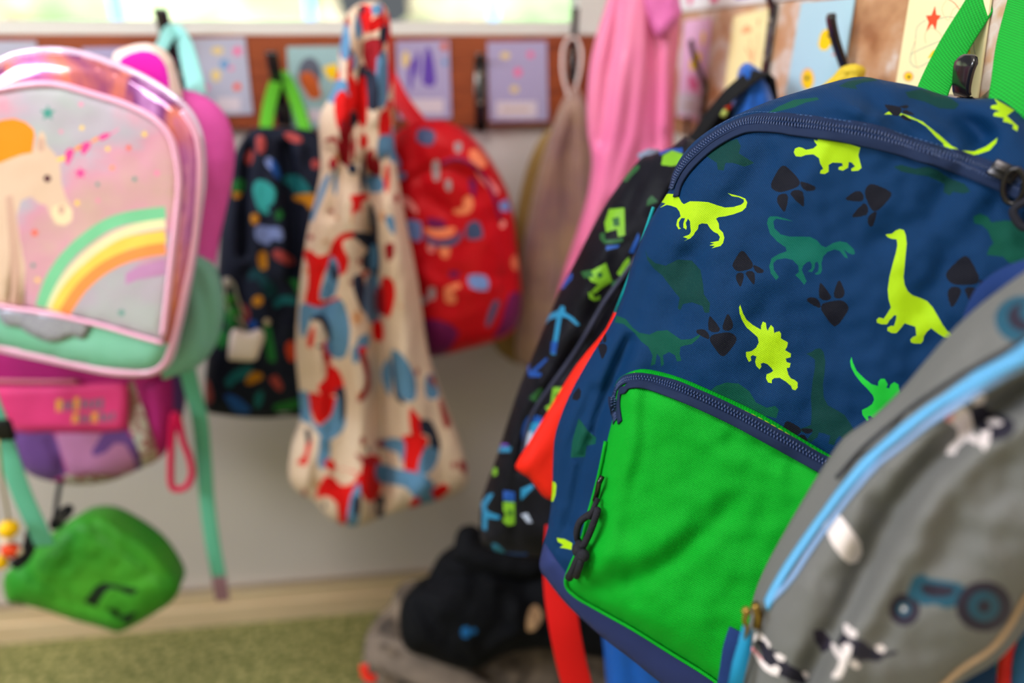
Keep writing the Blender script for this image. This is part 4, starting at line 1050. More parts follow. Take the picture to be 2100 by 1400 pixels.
# ================================================================== navy dinosaur drawstring bag
nv = mat('dark navy cotton', (14, 20, 40), 0.75, bump=.001, wave=40)
nc = {k: mat('bag print ' + k, v, .75) for k, v in dict(teal=(18, 100, 108), aqua=(48, 156, 152), orange=(190, 124, 20), coral=(160, 62, 60), green=(30, 112, 50), blue=(26, 80, 160), lilac=(120, 136, 190), dteal=(10, 60, 70), red=(206, 66, 34)).items()}
nn_ = list(nc)
N1 = lambda s: Z(420, 200, 4.6667, s)
N2 = lambda s: Z(420, 500, 3.6833, s)
nsh = []
for k, p in (('coral', N1('500,370 560,370 585,440 565,520 510,530 490,450')), ('coral', N1('390,560 430,500 465,520 460,600 430,645 390,620')), ('green', N1('265,850 300,780 380,790 380,860 350,920 270,900')), ('orange', N1('260,910 350,910 340,950 290,965')),
             ('lilac', N1('575,590 620,570 660,640 640,690 590,650')), ('blue', N1('640,580 700,660 730,760 700,780 640,700')), ('aqua', N1('460,870 500,790 580,800 660,860 680,920 660,1000 600,1060 580,1100 520,1080 480,980')), ('aqua', N1('560,1060 600,1060 620,1110 560,1110')),
             ('green', N1('680,1100 730,1070 750,1130 710,1180 680,1150')), ('orange', N1('440,1130 490,1110 520,1160 490,1215 450,1200')), ('lilac', N1('480,1260 520,1220 620,1240 720,1240 750,1300 740,1370 640,1350 620,1400 560,1400 490,1350')),
             ('teal', N1('740,800 780,745 880,740 960,800 1020,890 980,930 870,920 830,860')), ('orange', N1('840,945 940,920 1050,925 1055,990 1010,1080 960,1010 880,990')), ('coral', N1('760,340 850,340 930,390 920,430 850,430 780,390')), ('coral', N1('1020,610 1070,590 1110,630 1080,680 1030,670')),
             ('orange', N2('405,70 460,60 470,180 430,195 405,150')), ('coral', N2('520,50 580,50 670,110 665,160 600,150 520,100')), ('dteal', N2('330,220 400,180 470,260 540,330 530,400 460,405 440,340 380,260 340,280')), ('green', N2('630,265 700,270 740,290 730,350 700,375 670,320')),
             ('orange', N2('360,420 400,390 440,410 420,465 370,465')), ('teal', N2('515,450 560,400 640,390 700,420 690,460 600,450 540,485')), ('coral', N2('250,440 320,480 340,550 310,610 270,600 290,520')), ('green', N2('150,420 200,480 250,560 240,630 180,640 150,560')),
             ('green', N2('100,690 160,640 180,740 140,790 90,770')), ('green', N2('440,620 490,610 530,820 530,890 480,880 460,760')), ('red', N2('612,770 650,730 700,760 700,860 650,890 620,840')), ('teal', N2('150,1040 220,960 320,920 370,940 320,1010 230,1040 190,1090')),
             ('orange', N2('310,1030 350,970 430,980 430,1020 370,1050 320,1060')), ('coral', N2('490,1020 540,990 590,1080 560,1110 510,1060')), ('blue', N2('150,1140 230,1150 340,1240 320,1280 230,1270 170,1190')), ('teal', N2('380,1140 440,1110 430,1210 380,1240')),
             ('green', N2('520,1220 620,1190 710,1170 740,1220 640,1260 540,1265')), ('coral', N2('-10,1060 20,1020 60,1130 50,1200 10,1190')), ('blue', N2('330,590 380,580 390,640 340,640'))):
    nsh.append((nn_.index(k) + 1, catmull(p, 2)))
NS = Surf(pts('424,842 420,800 424,740 440,640 446,560 452,470 466,380 482,315 504,278 525,262 560,262 600,262 640,268 668,290 690,340 720,600 720,850 620,848 575,846 560,856 500,856 450,850'), at(560, 560, Y=1.24), az=4, H=.03, R=55, nz=(.008, 40), stretch=(1.6, .4),
          creases=[(pts('520,270 505,340 500,440 498,520'), 10, -0.029), (pts('530,280 560,360 575,460 580,560'), 16, 0.019), (pts('585,300 600,420 605,560'), 12, -0.022), (pts('470,380 455,520 450,640'), 10, 0.010), (pts('560,600 600,650 680,660'), 12, -0.013), (pts('500,560 495,640 510,700'), 14, -0.013)])
nb = Thing('navy_dinosaur_bag', 'dark navy bag with small bright dinosaur print hanging by a green loop', 'bag', at(560, 560, Y=1.26))
nb.part('body', cloth(NS, T=.05, step=9, shapes=nsh), [nv] + [nc[k] for k in nn_])
gl = mat('leaf green webbing', (86, 168, 40), .6)
nb.part('hanging_loop', strapy([(548, 285, 1.24), (546, 262, 1.27), (552, 220, 1.31), (562, 180, 1.35), (572, 160, 1.378), (584, 160, 1.378), (600, 190, 1.35), (616, 235, 1.30), (632, 290, 1.24)], .022), gl)
nb.part('bottom_trim', MB().tube([Vector(v) for v in NS.path(pts('428,838 470,849 540,854 610,850 690,850'), -.002)], .003), mat('near black trim', (14, 18, 28), .7))
cc = Thing('cat_face_charm', 'cream cat-shaped charm with beads clipped to the navy dinosaur bag', 'keyring charm', at(505, 705, Y=1.17))
CH = Surf(pts('468,735 470,700 474,682 482,674 496,680 512,682 528,676 540,680 542,694 532,722 524,738 500,740 480,738'), at(505, 708, Y=1.175), az=0, H=.010, R=14)
cc.part('face', cloth(CH, T=.008, step=6), mat('cream rubber', (238, 220, 214), .4))
cc.part('bead_chain', MB().tube([Vector(v) for v in catmull([tuple(at(x, y, Y=1.18)) for x, y in pts('505,678 492,655 470,640 462,610 466,578 478,580 486,606 500,650')], 3, False)], .0022), mat('silver beads', (170, 170, 160), .3, metal=.7))
for x, y, r, c_, nm_ in ((466, 578, .010, (180, 175, 165), 'metal_ring'), (472, 614, .011, (50, 120, 30), 'bead'), (480, 640, .012, (40, 120, 40), 'bead'), (548, 660, .0075, (180, 160, 130), 'bead')):
    cc.part(nm_, MB().sphere(at(x, y, Y=1.175), r * .8), mat('bead ' + str(x), c_, .3))

# ================================================================== cream, red and blue drawstring bag
sc0 = mat('cream printed cotton', (222, 198, 180), 0.75, bump=.0012, wave=35, noise_scale=9, rgb2=(214, 186, 164)); sm = [sc0] + [mat('cotton print ' + k, v, .75, bump=.0008, wave=50) for k, v in (('red', (214, 10, 12)), ('blue', (92, 138, 180)), ('ink', (34, 40, 62)), ('wine', (150, 14, 30)), ('sand', (206, 150, 110)))]
S3 = lambda s: Z(580, 0, 3.5, s)
S4 = lambda s: Z(580, 380, 3.89, s)
S5 = lambda s: Z(580, 700, 3.59, s)
def grow(p, k):
    cx = sum(a for a, b in p) / len(p); cy = sum(b for a, b in p) / len(p)
    return [(cx + (a - cx) * k, cy + (b - cy) * k) for a, b in p]


random.seed(8)
ssh = []
for q in range(46):
    y_ = random.uniform(5, 380); x_ = random.uniform(660, 830); w_ = random.uniform(4, 11); h_ = random.uniform(12, 34)
    ssh.append((random.choice((1, 1, 2, 2, 3, 4, 5)), catmull([(x_ - w_, y_), (x_, y_ - h_), (x_ + w_, y_ - h_ * .3), (x_ + w_ * .7, y_ + h_ * .8), (x_ - w_ * .4, y_ + h_)], 2)))
for q in range(60):
    y_ = random.uniform(380, 1040); x_ = random.uniform(620, 940); w_ = random.uniform(3, 7); h_ = random.uniform(4, 12)
    ssh.append((random.choice((3, 4, 5)), catmull([(x_ - w_, y_), (x_, y_ - h_), (x_ + w_, y_), (x_, y_ + h_)], 2)))
ssh += [(i, catmull(grow(p, 1.15), 2)) for i, p in (
    (1, S3('550,60 600,45 640,80 620,170 590,240 570,180')), (3, S3('545,50 580,50 590,80 560,90')), (2, S3('640,50 700,30 710,90 650,100')), (1, S3('640,150 700,120 740,160 700,200 620,230')), (4, S3('590,310 700,290 720,330 690,440 660,540 600,470')), (3, S3('700,210 750,190 740,300 700,290')),
    (2, S3('420,230 470,200 470,390 420,400')), (1, S3('755,260 810,250 820,420 790,560 740,680 730,560 760,450')), (2, S3('680,440 740,400 750,560 740,720 680,730')), (3, S3('590,520 670,560 680,760 600,750')), (1, S3('470,430 500,440 480,640 460,600')), (2, S3('340,640 400,580 460,620 380,730 330,710')),
    (1, S3('380,720 440,670 500,780 480,900 440,960 390,880')), (1, S3('540,610 590,580 600,860 560,880 530,800')), (4, S3('320,1000 380,980 410,1020 400,900 470,900 470,1160 410,1140 380,1020 320,1020')), (3, S3('490,800 540,840 520,900 490,900')), (1, S3('700,830 760,800 770,960 700,980')),
    (2, S3('690,1000 760,980 750,1100 690,1130')), (4, S3('600,1110 650,1080 640,1230 600,1200')), (2, S3('600,1280 690,1270 720,1340 640,1370')), (3, S3('470,1190 520,1180 530,1240 480,1240')), (2, S3('290,1300 340,1270 250,1500 230,1480')),
    (1, S4('545,90 600,80 650,70 680,100 620,150 640,200 600,190 570,230 550,200 560,150')), (2, S4('255,150 290,60 300,90 250,260 225,260')), (2, S4('690,0 790,0 780,50 700,50')), (3, S4('690,150 745,260 750,450 720,440 700,300')), (2, S4('820,260 880,260 890,380 850,350')), (4, S4('820,480 880,470 880,560 840,600 820,540')),
    (1, S4('385,520 430,430 500,390 570,390 560,430 480,450 490,520 520,580 500,670 430,690 410,600')), (3, S4('580,400 690,400 750,470 760,640 720,760 690,660 640,650 640,560 680,520 590,440')), (2, S4('700,500 750,500 750,640 700,660')),
    (1, S4('175,560 240,550 290,590 380,560 370,620 330,700 300,800 300,900 420,870 430,910 300,975 190,930 210,800 210,650')), (2, S4('380,590 420,620 440,700 410,860 330,890 305,860 340,740')), (3, S4('390,620 440,700 420,760 385,720')),
    (2, S4('160,990 200,960 300,990 430,930 480,1000 510,1150 480,1330 380,1330 370,1180 310,1050 240,1060 200,1190 160,1170')), (3, S4('240,1060 310,1040 370,1120 380,1330 350,1200 300,1090 250,1090')), (1, S4('205,1200 250,1130 240,1270 200,1280')),
    (3, S4('570,740 640,740 660,920 650,1010 600,920 570,830')), (2, S4('680,750 750,750 760,1050 680,1050 660,900')), (4, S4('640,690 680,680 670,720 620,720')), (5, S4('555,1030 600,1010 630,1060 600,1110 560,1090')), (1, S4('800,750 870,770 890,880 850,1030 800,1000 790,850')), (4, S4('750,830 790,840 800,1020 750,980')),
    (1, S4('720,1120 770,1080 800,1150 790,1230 730,1220')), (2, S4('600,1230 680,1190 680,1280 620,1300')), (4, S4('320,1280 370,1290 380,1400 330,1400')), (2, S4('560,1300 620,1280 600,1400 560,1400')), (1, S4('610,1300 660,1290 660,1350 620,1360')),
    (1, S5('300,40 350,30 345,170 400,210 440,320 380,370 290,370 270,310 320,260 320,150')), (2, S5('330,0 440,0 440,60 350,90')), (1, S5('200,390 280,400 380,420 370,500 270,600 215,500')), (2, S5('380,430 430,420 440,600 380,680 300,700 215,600 130,560 130,400 200,400 220,560 270,610 350,540')), (3, S5('380,380 450,350 460,520 430,580 420,430')),
    (1, S5('180,720 210,740 190,830 170,900 110,880 160,830')), (3, S5('165,650 200,660 200,740 180,740')), (2, S5('280,700 340,720 340,840 310,920 260,900 270,800')), (1, S5('310,890 350,870 390,920 360,950 320,920')),
    (1, S5('330,1000 400,1020 440,1060 520,1040 530,970 440,960 450,950 560,990 580,880 690,880 690,1100 620,1170 570,1120 540,1060 500,1150 470,1300 420,1300 410,1180 340,1130 270,1140')), (4, S5('540,830 600,850 690,880 600,900')), (2, S5('500,1160 560,1060 570,1180 550,1330 480,1350')), (3, S5('520,1160 570,1150 560,1270 520,1260')),
    (4, S5('560,100 620,140 640,330 580,420 550,400 610,310 590,200')), (2, S5('730,220 780,140 800,260 790,380 750,330')), (2, S5('810,90 880,120 960,250 970,390 920,420 860,380 830,240')), (3, S5('800,120 830,250 850,380 900,440 830,400')),
    (1, S5('940,500 1000,560 1040,620 1010,690 960,690 940,620')), (3, S5('1020,600 1090,600 1150,740 1130,830 1080,800 1080,700 1030,680')), (1, S5('890,710 1050,720 1040,800 1000,980 910,980 900,850')), (2, S5('1050,790 1140,820 1110,920 1050,970 1000,940')), (4, S5('700,730 760,730 760,780 700,770')), (2, S5('760,730 880,730 890,820 870,900 850,820 760,790')),
    (2, S5('720,920 850,950 1020,990 1090,1060 1090,1180 1010,1210 960,1140 900,1070 780,1050 720,1020')), (1, S5('1100,1100 1180,1050 1220,1090 1140,1160')), (1, S5('945,1170 1000,1150 1000,1210 940,1240')), (4, S5('1150,440 1200,480 1230,600 1190,620')), (4, S5('1300,880 1350,900 1340,970 1300,930')), (2, S5('1060,260 1130,270 1140,400 1060,400')), (4, S5('1070,250 1130,290 1110,330')), (3, S5('690,1160 740,1150 740,1280 700,1290')))]
so_ = pts('704,60 712,28 735,8 768,2 790,14 800,45 803,100 806,160 806,215 806,260 812,330 826,420 846,520 862,610 874,700 892,780 918,850 940,905 955,950 959,985 945,1008 905,1024 860,1036 800,1052 770,1066 735,1078 705,1076 672,1058 645,1028 612,1008 596,990 592,960 600,905 616,858 612,790 606,720 610,640 618,560 632,470 650,390 658,340 655,290 655,240 672,205 688,170 694,120')
SS = Surf(so_, at(770, 600, Y=1.13), az=3, lean=2, H=.034, R=60, nz=(.010, 34), stretch=(1.8, .35),
          creases=[(pts('740,20 742,140 740,240 750,330'), 8, -0.019), (pts('775,20 780,120 770,250'), 7, 0.013), (pts('715,60 712,160 700,260 690,340'), 7, 0.013), (pts('720,250 700,340 680,440'), 10, -0.016), (pts('760,360 762,480 775,600 780,760 785,900 780,1060'), 17, -0.055),
                   (pts('720,420 705,560 720,700 740,860 745,1040'), 26, 0.019), (pts('800,420 815,560 830,700 850,860 870,1000'), 22, 0.019), (pts('800,740 810,860 800,1000'), 12, -0.016), (pts('660,460 645,600 650,760 670,900'), 16, 0.011), (pts('690,520 672,660 690,800'), 9, -0.011), (pts('655,300 700,330 760,335 810,320'), 9, -0.011), (pts('880,800 905,900 910,980'), 12, -0.011)])
sb = Thing('cream_drawstring_bag', 'cream cotton drawstring bag with large red and blue figures, gathered at the top', 'drawstring bag', at(770, 600, Y=1.15))
sb.part('body', cloth(SS, T=.045, step=8.5, shapes=ssh), sm)
sb.part('drawstring', MB().tube([Vector(v) for v in catmull([tuple(at(x, y, Y=Y)) for x, y, Y in ((800, 330, 1.14), (812, 420, 1.13), (826, 520, 1.125), (840, 610, 1.12), (862, 690, 1.12), (885, 780, 1.115))], 4, False)], .0030), mat('black drawcord', (24, 24, 30), .8))

# ================================================================== red backpack
rd = mat('cherry red polyester', (200, 2, 24), 0.5, bump=.0008, wave=30); rc = {k: mat('red bag print ' + k, v, .5) for k, v in dict(blue=(120, 150, 220), slate=(70, 84, 130), peach=(250, 140, 100), pink=(250, 150, 150), violet=(120, 20, 90), dkred=(150, 4, 24), grey=(170, 160, 170)).items()}
rn = list(rc)
RZ = lambda s: Z(780, 200, 2.594, s)
rsh = []
for k, p in (('slate', '205,165 290,180 275,255 195,235'), ('grey', '395,240 430,240 430,285 400,290'), ('blue', '40,285 70,280 110,350 90,390 55,370'), ('blue', '85,400 135,400 130,435 90,440'), ('peach', '470,290 510,275 560,330 560,370 500,370'), ('pink', '505,400 540,400 625,480 620,515 570,480'),
             ('pink', '85,530 140,525 195,590 190,620 150,580 100,560'), ('peach', '385,600 440,580 440,540 480,520 495,570 470,615 410,622'), ('blue', '125,655 215,660 215,750 190,765 125,720'), ('slate', '465,670 525,660 545,745 460,750'), ('violet', '250,640 340,655 340,700 260,690'),
             ('slate', '225,720 300,760 400,740 435,700 430,750 380,790 290,790 240,760'), ('peach', '225,695 300,700 380,690 400,700 370,740 280,740'), ('blue', '635,560 700,540 695,600 645,600'), ('peach', '310,800 370,800 360,850 330,850'), ('pink', '250,780 285,790 280,825 255,815'),
             ('blue', '470,945 565,950 570,1025 480,1010'), ('violet', '365,925 415,925 415,955 370,955'), ('peach', '345,1010 420,985 420,1015 380,1030 405,1060 395,1095 350,1090 340,1050'), ('slate', '595,1090 635,1085 590,1205 560,1210'), ('grey', '255,1015 290,1010 290,1070 260,1070'), ('grey', '210,1065 250,1060 250,1095 215,1095'),
             ('violet', '690,1040 760,1060 740,1200 600,1290 640,1200'), ('violet', '200,1200 300,1180 420,1250 300,1400 190,1330'), ('grey', '275,350 310,335 315,430 285,440'), ('pink', '645,655 665,660 660,690 635,685'), ('peach', '700,850 735,840 730,920 700,900'), ('grey', '345,440 375,440 375,495 350,490'), ('violet', '470,430 510,450 500,530 480,500')):
    rsh.append((rn.index(k) + 1, catmull(RZ(p), 2)))
RS = Surf(pts('780,300 800,280 835,258 880,246 918,250 958,278 990,315 1018,360 1040,405 1054,460 1062,530 1070,610 1066,655 1045,685 1005,703 960,715 900,730 850,730 800,700 780,560'), at(930, 480, Y=1.22), az=12, H=.045, R=75, nz=(.006, 40),
          creases=[(pts('820,380 880,350 930,345 985,390 1010,450'), 9, -.012), (pts('900,345 945,330 985,345'), 9, .010), (pts('860,560 930,600 1000,590'), 18, .008), (pts('1020,420 1035,520 1040,620'), 8, -.008), (pts('850,300 870,400 920,440'), 14, -.008), (pts('858,540 856,640 866,710'), 7, -.012)])
rb = Thing('red_backpack', 'bright red backpack with scattered blue and peach shapes behind the cream drawstring bag', 'backpack', at(930, 480, Y=1.25))
rb.part('body', cloth(RS, T=.08, step=10, shapes=rsh, side_m=0), [rd] + [rc[k] for k in rn])
rb.part('shoulder_strap', strapy([(770, 120, 1.30), (800, 165, 1.29), (825, 210, 1.27), (860, 255, 1.24), (880, 275, 1.22)], .028, .008), rd)
rb.part('zip', MB().tube([Vector(v) for v in RS.path(pts('905,335 935,326 965,335 992,362 1012,400 1026,450'), .002)], .0038), mat('plum zip', (140, 20, 80), .4))
kb = mat('dull brass beads', (190, 150, 60), .3, metal=.8)
kr = Thing('key_chain', 'small metal chain with a gold bead between the cream bag and the red backpack', 'keyring', at(842, 640, Y=1.13))
kr.part('chain', MB().tube([Vector(v) for v in catmull([tuple(at(x, y, Y=1.14)) for x, y in pts('826,560 830,600 838,640 842,660')], 4, False)], .003), mat('dark chain', (60, 52, 44), .35, metal=.7))
for x, y, r in ((824, 566, .004), (828, 600, .004), (834, 618, .005), (842, 655, .008)): kr.part('bead', MB().sphere(at(x, y, Y=1.128), r), kb)

# ================================================================== beige bag, pink raincoat
bg = mat('champagne satin', (150, 116, 118), 0.42, noise_scale=14, rgb2=(170, 138, 118), bump=.002, wave=25, sheen=.3); mu = mat('mustard cloth', (150, 120, 70), .7, bump=.001, wave=20)
BG = Surf(pts('1168,185 1182,180 1196,200 1212,260 1225,380 1240,520 1240,660 1200,745 1120,762 1060,740 1062,640 1068,540 1085,440 1105,350 1130,270 1150,215'), at(1140, 500, Y=1.30), az=8, H=.022, R=40, nz=(.006, 30), stretch=(1.8, .4),
          creases=[(pts('1180,200 1165,330 1150,500 1145,720'), 9, -.012), (pts('1185,210 1195,400 1200,640'), 10, .010), (pts('1165,230 1120,380 1100,560'), 9, .008)])
bb = Thing('beige_drawstring_bag', 'shiny beige drawstring bag gathered on a thin hook beside the pink raincoat', 'drawstring bag', at(1140, 500, Y=1.32))
bb.part('body', cloth(BG, T=.03, step=9), bg)
bb.part('drawstring', MB().tube([Vector(v) for v in catmull([tuple(at(x, y, Y=Y)) for x, y, Y in ((1166, 200, 1.29), (1154, 150, 1.31), (1155, 100, 1.335), (1168, 78, 1.345), (1184, 82, 1.345), (1192, 110, 1.335), (1188, 150, 1.31), (1176, 198, 1.29))], 4, False)], .0028), mat('ivory cord', (226, 206, 204), .7))
MU = Surf(pts('1120,270 1150,300 1150,700 1080,750 1010,705 1030,620 1045,520 1062,420 1085,330'), at(1080, 500, Y=1.355), az=4, H=.012, R=40, nz=(.004, 40))
single('mustard_cloth', 'mustard cloth hanging behind the beige drawstring bag', 'cloth', cloth(MU, T=.012, step=14), mu, tuple(at(1080, 500, Y=1.36)))
pr_ = mat('rose pink raincoat', (240, 136, 174), 0.4, bump=.0006, wave=14, noise_scale=5, rgb2=(232, 116, 168), coat=.15)
JS = Surf(pts('1262,-90 1330,-120 1385,-80 1395,0 1392,90 1385,170 1382,250 1378,330 1350,370 1300,410 1255,460 1215,525 1180,590 1148,640 1140,620 1160,545 1185,470 1205,400 1214,330 1205,270 1204,200 1210,130 1226,60 1245,0'), at(1290, 250, Y=1.12), az=18, H=.028, R=34, nz=(.003, 60), stretch=(1.5, .3),
          creases=[(pts('1280,-60 1262,60 1245,160 1232,290'), 12, -.014), (pts('1310,-60 1290,100 1265,240 1240,380 1200,500'), 22, .014), (pts('1345,-60 1340,60 1350,160 1345,300'), 10, -.009), (pts('1330,-60 1318,120 1300,280 1262,400'), 12, .010), (pts('1375,0 1366,120 1364,260'), 8, .010)])
jk = Thing('pink_raincoat', 'rose pink raincoat hanging in folds in the corner of the two walls', 'raincoat', at(1290, 250, Y=1.15))
jk.part('body', cloth(JS, T=.04, step=9), pr_)
KS = Surf(pts('1300,-60 1370,-60 1392,0 1398,30 1380,60 1350,80 1330,40'), at(1360, 10, Y=1.07), az=25, H=.014, R=20, nz=(.003, 25))
jk.part('sleeve', cloth(KS, T=.02, step=9), mat('mauve pink sleeve', (222, 110, 176), .45, coat=.15))

# ================================================================== black printed backpack
bk = mat('black polyester', (12, 12, 19), 0.55, spec=.1, bump=.0008, wave=40, noise_scale=12, rgb2=(24, 24, 34)); bc = {k: mat('neon print ' + k, v, .5) for k, v in dict(green=(112, 166, 36), dgreen=(34, 84, 44), blue=(18, 70, 150), cyan=(34, 124, 170), white=(170, 180, 206), violet=(110, 70, 180)).items()}
bn = list(bc)
B1 = lambda s: Z(960, 300, 3.1818, s)
B2 = lambda s: Z(960, 700, 3.044, s)
bsh = []
def Bk(k, p, c=False): bsh.append((bn.index(k) + 1, catmull(p, 2) if c else p))
# green block patches, arrows and picks
Bk('dgreen', B1('1010,215 1050,160 1110,120 1115,145 1070,190 1030,235'), True); Bk('green', B1('920,410 1020,400 1025,580 980,590 970,540 900,560 890,500')); Bk('dgreen', B1('860,570 890,560 895,610 980,605 1010,590 1010,620 960,635 890,635 862,605')); Bk('dgreen', B1('940,470 985,460 990,520 950,520'))
Bk('green', B1('770,830 900,760 940,880 880,920 830,960 800,950 850,900 800,880')); Bk('dgreen', B1('735,820 800,805 820,850 760,860')); Bk('green', B1('785,950 815,960 830,990 860,970 860,1000 820,1010 790,990')); Bk('dgreen', B1('840,830 870,820 880,850 850,860'))
Bk('cyan', B1('470,1170 520,1100 590,1070 605,1040 630,1045 630,1080 690,1120 730,1165 710,1170 650,1120 610,1110 570,1360 540,1355 580,1115 530,1130 490,1180')); Bk('blue', B1('600,900 680,820 680,860 620,930 595,930')); Bk('blue', B1('900,650 990,640 980,660 900,680')); Bk('green', B1('1270,60 1330,25 1400,50 1400,110 1330,130 1260,120')); Bk('blue', B1('1240,20 1400,10 1400,45 1330,25 1250,60'))
Bk('blue', B1('1050,690 1110,560 1120,600 1080,700')); Bk('green', B1('1020,750 1050,720 1055,770 1000,850 970,830')); Bk('dgreen', B1('940,880 980,870 970,910 930,910')); Bk('dgreen', B1('1170,350 1200,320 1240,360 1190,380 1165,390'))
Bk('blue', B2('520,0 560,0 545,80 515,70')); Bk('blue', B2('360,130 385,130 385,180 460,200 450,220 380,220')); Bk('blue', B2('400,180 490,100 495,115 415,195')); Bk('blue', B2('265,270 295,260 275,350 250,360')); Bk('dgreen', B2('225,390 260,370 260,420 225,430'))
Bk('dgreen', B2('380,350 450,290 470,300 420,380')); Bk('green', B2('530,285 610,285 600,350 560,440 500,440 480,410 515,390')); Bk('dgreen', B2('545,325 565,325 560,355 540,350'))
Bk('blue', B2('370,470 460,470 470,540 400,600 345,640 335,560'), True); Bk('cyan', B2('390,510 450,500 450,580 380,610 340,610')); Bk('white', B2('350,570 400,560 400,620 360,690 345,650')); Bk('cyan', B2('170,655 270,660 260,690 175,690')); Bk('violet', B2('175,635 250,640 250,655 170,652'))
Bk('green', B2('155,790 180,790 180,830 155,840')); Bk('blue', B2('220,930 290,940 290,1000 220,990')); Bk('green', B2('220,1000 290,1005 290,1140 250,1150 215,1120 235,1080 220,1050')); Bk('dgreen', B2('255,1050 280,1060 270,1090 250,1080'))
Bk('cyan', B2('80,1010 130,950 160,950 110,1030 120,1060 200,1090 190,1110 120,1100 115,1180 90,1170 90,1060')); Bk('cyan', B2('330,920 400,890 410,910 330,990')); Bk('white', B2('330,1080 370,1070 400,1130 370,1130')); Bk('cyan', B2('150,1260 190,1270 240,1330 210,1340 160,1300'), True); Bk('blue', B2('240,1315 370,1320 370,1335 250,1335'))
bo = pts('1420,285 1380,300 1335,318 1318,322 1290,352 1262,390 1235,430 1208,480 1180,535 1152,588 1130,638 1108,690 1088,740 1070,780 1052,830 1036,880 1024,920 1010,960 992,1010 984,1050 984,1090 990,1115 1012,1128 1045,1136 1090,1142 1140,1138 1200,1120 1330,1000 1480,800 1500,400')
BKS = Surf(bo, at(1200, 700, .80), az=34, lean=8, H=.045, R=75, nz=(.0035, 45), creases=[(pts('1378,390 1330,480 1290,545 1235,620 1190,700 1150,760 1100,830 1078,880 1066,960'), 9, -.010), (pts('1400,320 1350,440 1300,530 1250,610 1200,690'), 10, .009), (pts('1320,330 1300,400 1260,480'), 12, -.006), (pts('1080,900 1060,980 1050,1060 1060,1120'), 10, -.006), (pts('1260,470 1210,580 1150,690 1090,820'), 18, .006)])
kk = Thing('black_print_backpack', 'black backpack with small neon green and blue block print behind the dinosaur backpack', 'backpack', at(1200, 700, .84))
kk.part('body', cloth(BKS, T=.075, step=10, shapes=bsh), [bk] + [bc[k] for k in bn])
kk.part('seam_piping', MB().tube([Vector(v) for v in BKS.path(pts('1382,392 1334,480 1294,545 1240,620 1194,700 1154,760 1104,830 1082,880 1070,960'), .003)], .0030), mat('charcoal blue piping', (50, 52, 74), .45))
kk.part('top_tab', MB().ribbon([at(1312, 326, .80), at(1330, 316, .80), at(1352, 318, .80)], .012, .004, nrm=Vector((0, -1, .3))), mat('grey tab', (130, 140, 170), .4))

# ================================================================== things on the right hooks
blu = mat('cobalt fleece', (24, 88, 180), 0.85, bump=.0008, wave=120, sheen=.3)
HS = Surf(pts('1500,330 1488,280 1494,240 1504,200 1510,165 1516,140 1530,128 1546,134 1560,150 1572,175 1590,240 1600,330 1560,380'), at(1535, 220, .86), az=35, H=.018, R=24, nz=(.003, 30), creases=[(pts('1532,150 1540,230 1536,320'), 8, .006)])
bh = Thing('blue_fleece', 'bright blue fleece peeping over the black strap behind the dinosaur backpack', 'fleece', at(1535, 220, .88))
bh.part('body', cloth(HS, T=.03, step=7), blu)
bs = Thing('black_shoulder_bag', 'black bag whose strap with small red and lime beads crosses the blue fleece', 'bag', at(1480, 220, .84))
bs.part('strap', MB().ribbon([Vector(v) for v in catmull([tuple(at(x, y, d)) for x, y, d in ((1380, 330, .92), (1418, 292, .90), (1440, 264, .88), (1465, 230, .86), (1495, 195, .84), (1530, 166, .83), (1556, 150, .83), (1570, 160, .85), (1578, 200, .87), (1585, 260, .9))], 4, False)], .020, .003, nrm=Vector((-.5, -.6, .6))), mat('black webbing', (22, 22, 26), .8, weave=.004, bump=.0005))
bs.part('pouch', cloth(Surf(pts('1418,300 1440,275 1480,225 1500,215 1506,250 1500,300 1520,360 1440,360'), at(1470, 280, .885), az=35, H=.012, R=20), T=.02, step=9), mat('matte black cloth', (16, 16, 20), .8))
bs.part('charm', MB().tube([at(1496, 212, .845), at(1490, 224, .845)], .0040), mat('red bead', (214, 60, 30), .4)); bs.part('charm', MB().tube([at(1488, 228, .845), at(1482, 238, .845)], .0038), mat('lime bead', (170, 180, 90), .4))
ye = mat('crumpled mustard yellow cloth', (214, 184, 52), .6, bump=.001, wave=70)
YS = Surf(pts('1676,190 1690,172 1708,156 1722,140 1738,133 1756,131 1770,142 1764,170 1770,200 1690,215'), at(1725, 170, .70), az=50, H=.008, R=12, nz=(.004, 12))
single('yellow_strap', 'crumpled yellow cloth strap on the hook by the sky blue card', 'strap', cloth(YS, T=.012, step=5), ye, tuple(at(1725, 170, .71)))

# royal blue cloth hanging below the dinosaur backpack
RB = Surf(pts('1236,1250 1300,1240 1500,1380 1560,1480 1560,1700 1275,1700 1262,1560 1248,1440 1238,1330'), at(1330, 1380, .93), az=30, H=.03, R=40, nz=(.004, 60), creases=[(pts('1290,1280 1300,1400 1320,1500'), 10, -.006)])
single('royal_blue_jacket', 'royal blue jacket hanging underneath the dinosaur backpack', 'jacket', cloth(RB, T=.05, step=16), mat('royal blue nylon', (22, 92, 190), .5, bump=.0005, wave=30), tuple(at(1330, 1380, .96)))

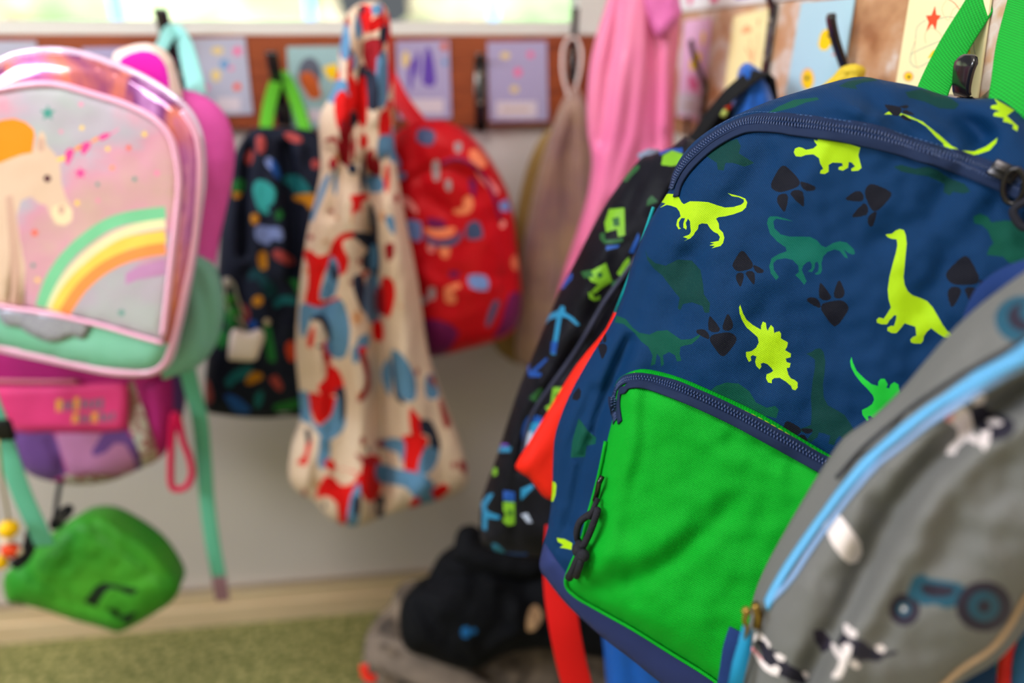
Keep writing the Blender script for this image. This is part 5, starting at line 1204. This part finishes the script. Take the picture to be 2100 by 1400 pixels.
# ================================================================== heap on the floor
gb_ = mat('taupe mottled canvas', (128, 112, 98), .8, noise_scale=26, rgb2=(62, 54, 50), bump=.002, wave=20)
TS = Surf(pts('742,1420 744,1350 752,1300 775,1262 800,1238 812,1208 840,1190 900,1190 1000,1230 1180,1240 1300,1300 1330,1500 1300,1720 900,1740 780,1640 740,1520'), at(1000, 1400, 1.38), az=0, lean=38, H=.07, R=90, nz=(.012, 60),
          creases=[(pts('760,1320 840,1350 920,1390 1000,1440'), 14, .02), (pts('800,1240 840,1300 850,1350'), 14, -.02)])
hp = Thing('taupe_rucksack', 'mottled taupe rucksack slumped on the green carpet with a red tag', 'bag', (at(1000, 1500, 1.45).x, at(1000, 1500, 1.45).y, 0))
hp.part('body', cloth(TS, T=.10, step=14, back_in=.97), gb_)
hp.part('strap', MB().ribbon([Vector(v) for v in catmull([tuple(at(x, y, d)) for x, y, d in ((752, 1330, 1.34), (800, 1342, 1.31), (860, 1366, 1.29), (930, 1400, 1.28), (1010, 1450, 1.28))], 4, False)], .06, .012, nrm=Vector((0, -.75, .66))), mat('taupe strap', (122, 108, 98), .8, noise_scale=25, rgb2=(104, 92, 84)))
hp.part('tag', MB().ribbon([at(746, 1362, 1.28), at(748, 1382, 1.28), at(756, 1391, 1.28), at(772, 1390, 1.28)], .014, .004, nrm=Vector((0, -.8, .6))), mat('red tag', (226, 40, 20), .6))
jb = mat('black jacket cloth', (9, 10, 14), .85, noise_scale=10, rgb2=(18, 19, 24), spec=.1, bump=.002, wave=25)
KS2 = Surf(pts('832,1330 818,1280 824,1230 850,1200 872,1190 884,1168 900,1140 925,1122 960,1105 1010,1110 1080,1130 1160,1140 1240,1170 1290,1240 1300,1340 1240,1350 1180,1340 1120,1330 1060,1335 1020,1350 975,1374 930,1368 880,1350'), at(1000, 1240, 1.28), az=0, lean=30, H=.08, R=80, nz=(.014, 50),
           creases=[(pts('880,1180 960,1190 1030,1180 1100,1200'), 16, -.02), (pts('860,1240 900,1300 960,1350'), 14, -.015), (pts('1000,1190 1060,1230 1060,1290 1010,1330'), 16, .018), (pts('1030,1210 1090,1230 1120,1290'), 14, -.02)])
bj = Thing('black_jacket', 'crumpled black jacket with a small blue mark lying on the taupe rucksack', 'jacket', tuple(at(1000, 1300, 1.3)))
bj.part('body', cloth(KS2, T=.07, step=10, shapes=[(1, circ(955, 1296, 10, sy=1.2)), (1, circ(972, 1294, 6)), (2, catmull(pts('1080,1290 1082,1262 1090,1243 1102,1242 1112,1262 1104,1284 1090,1294'), 2))]), [jb, mat('blue logo print', (10, 84, 140), .6), mat('tan lining', (200, 160, 124), .7)])
bj.part('hood', cloth(Surf(pts('930,1120 940,1085 965,1075 985,1085 1000,1110 1080,1135 1130,1160 1100,1190 1000,1180 930,1150'), at(1000, 1130, 1.24), az=0, lean=35, H=.04, R=40, nz=(.008, 40)), T=.05, step=10), jb)
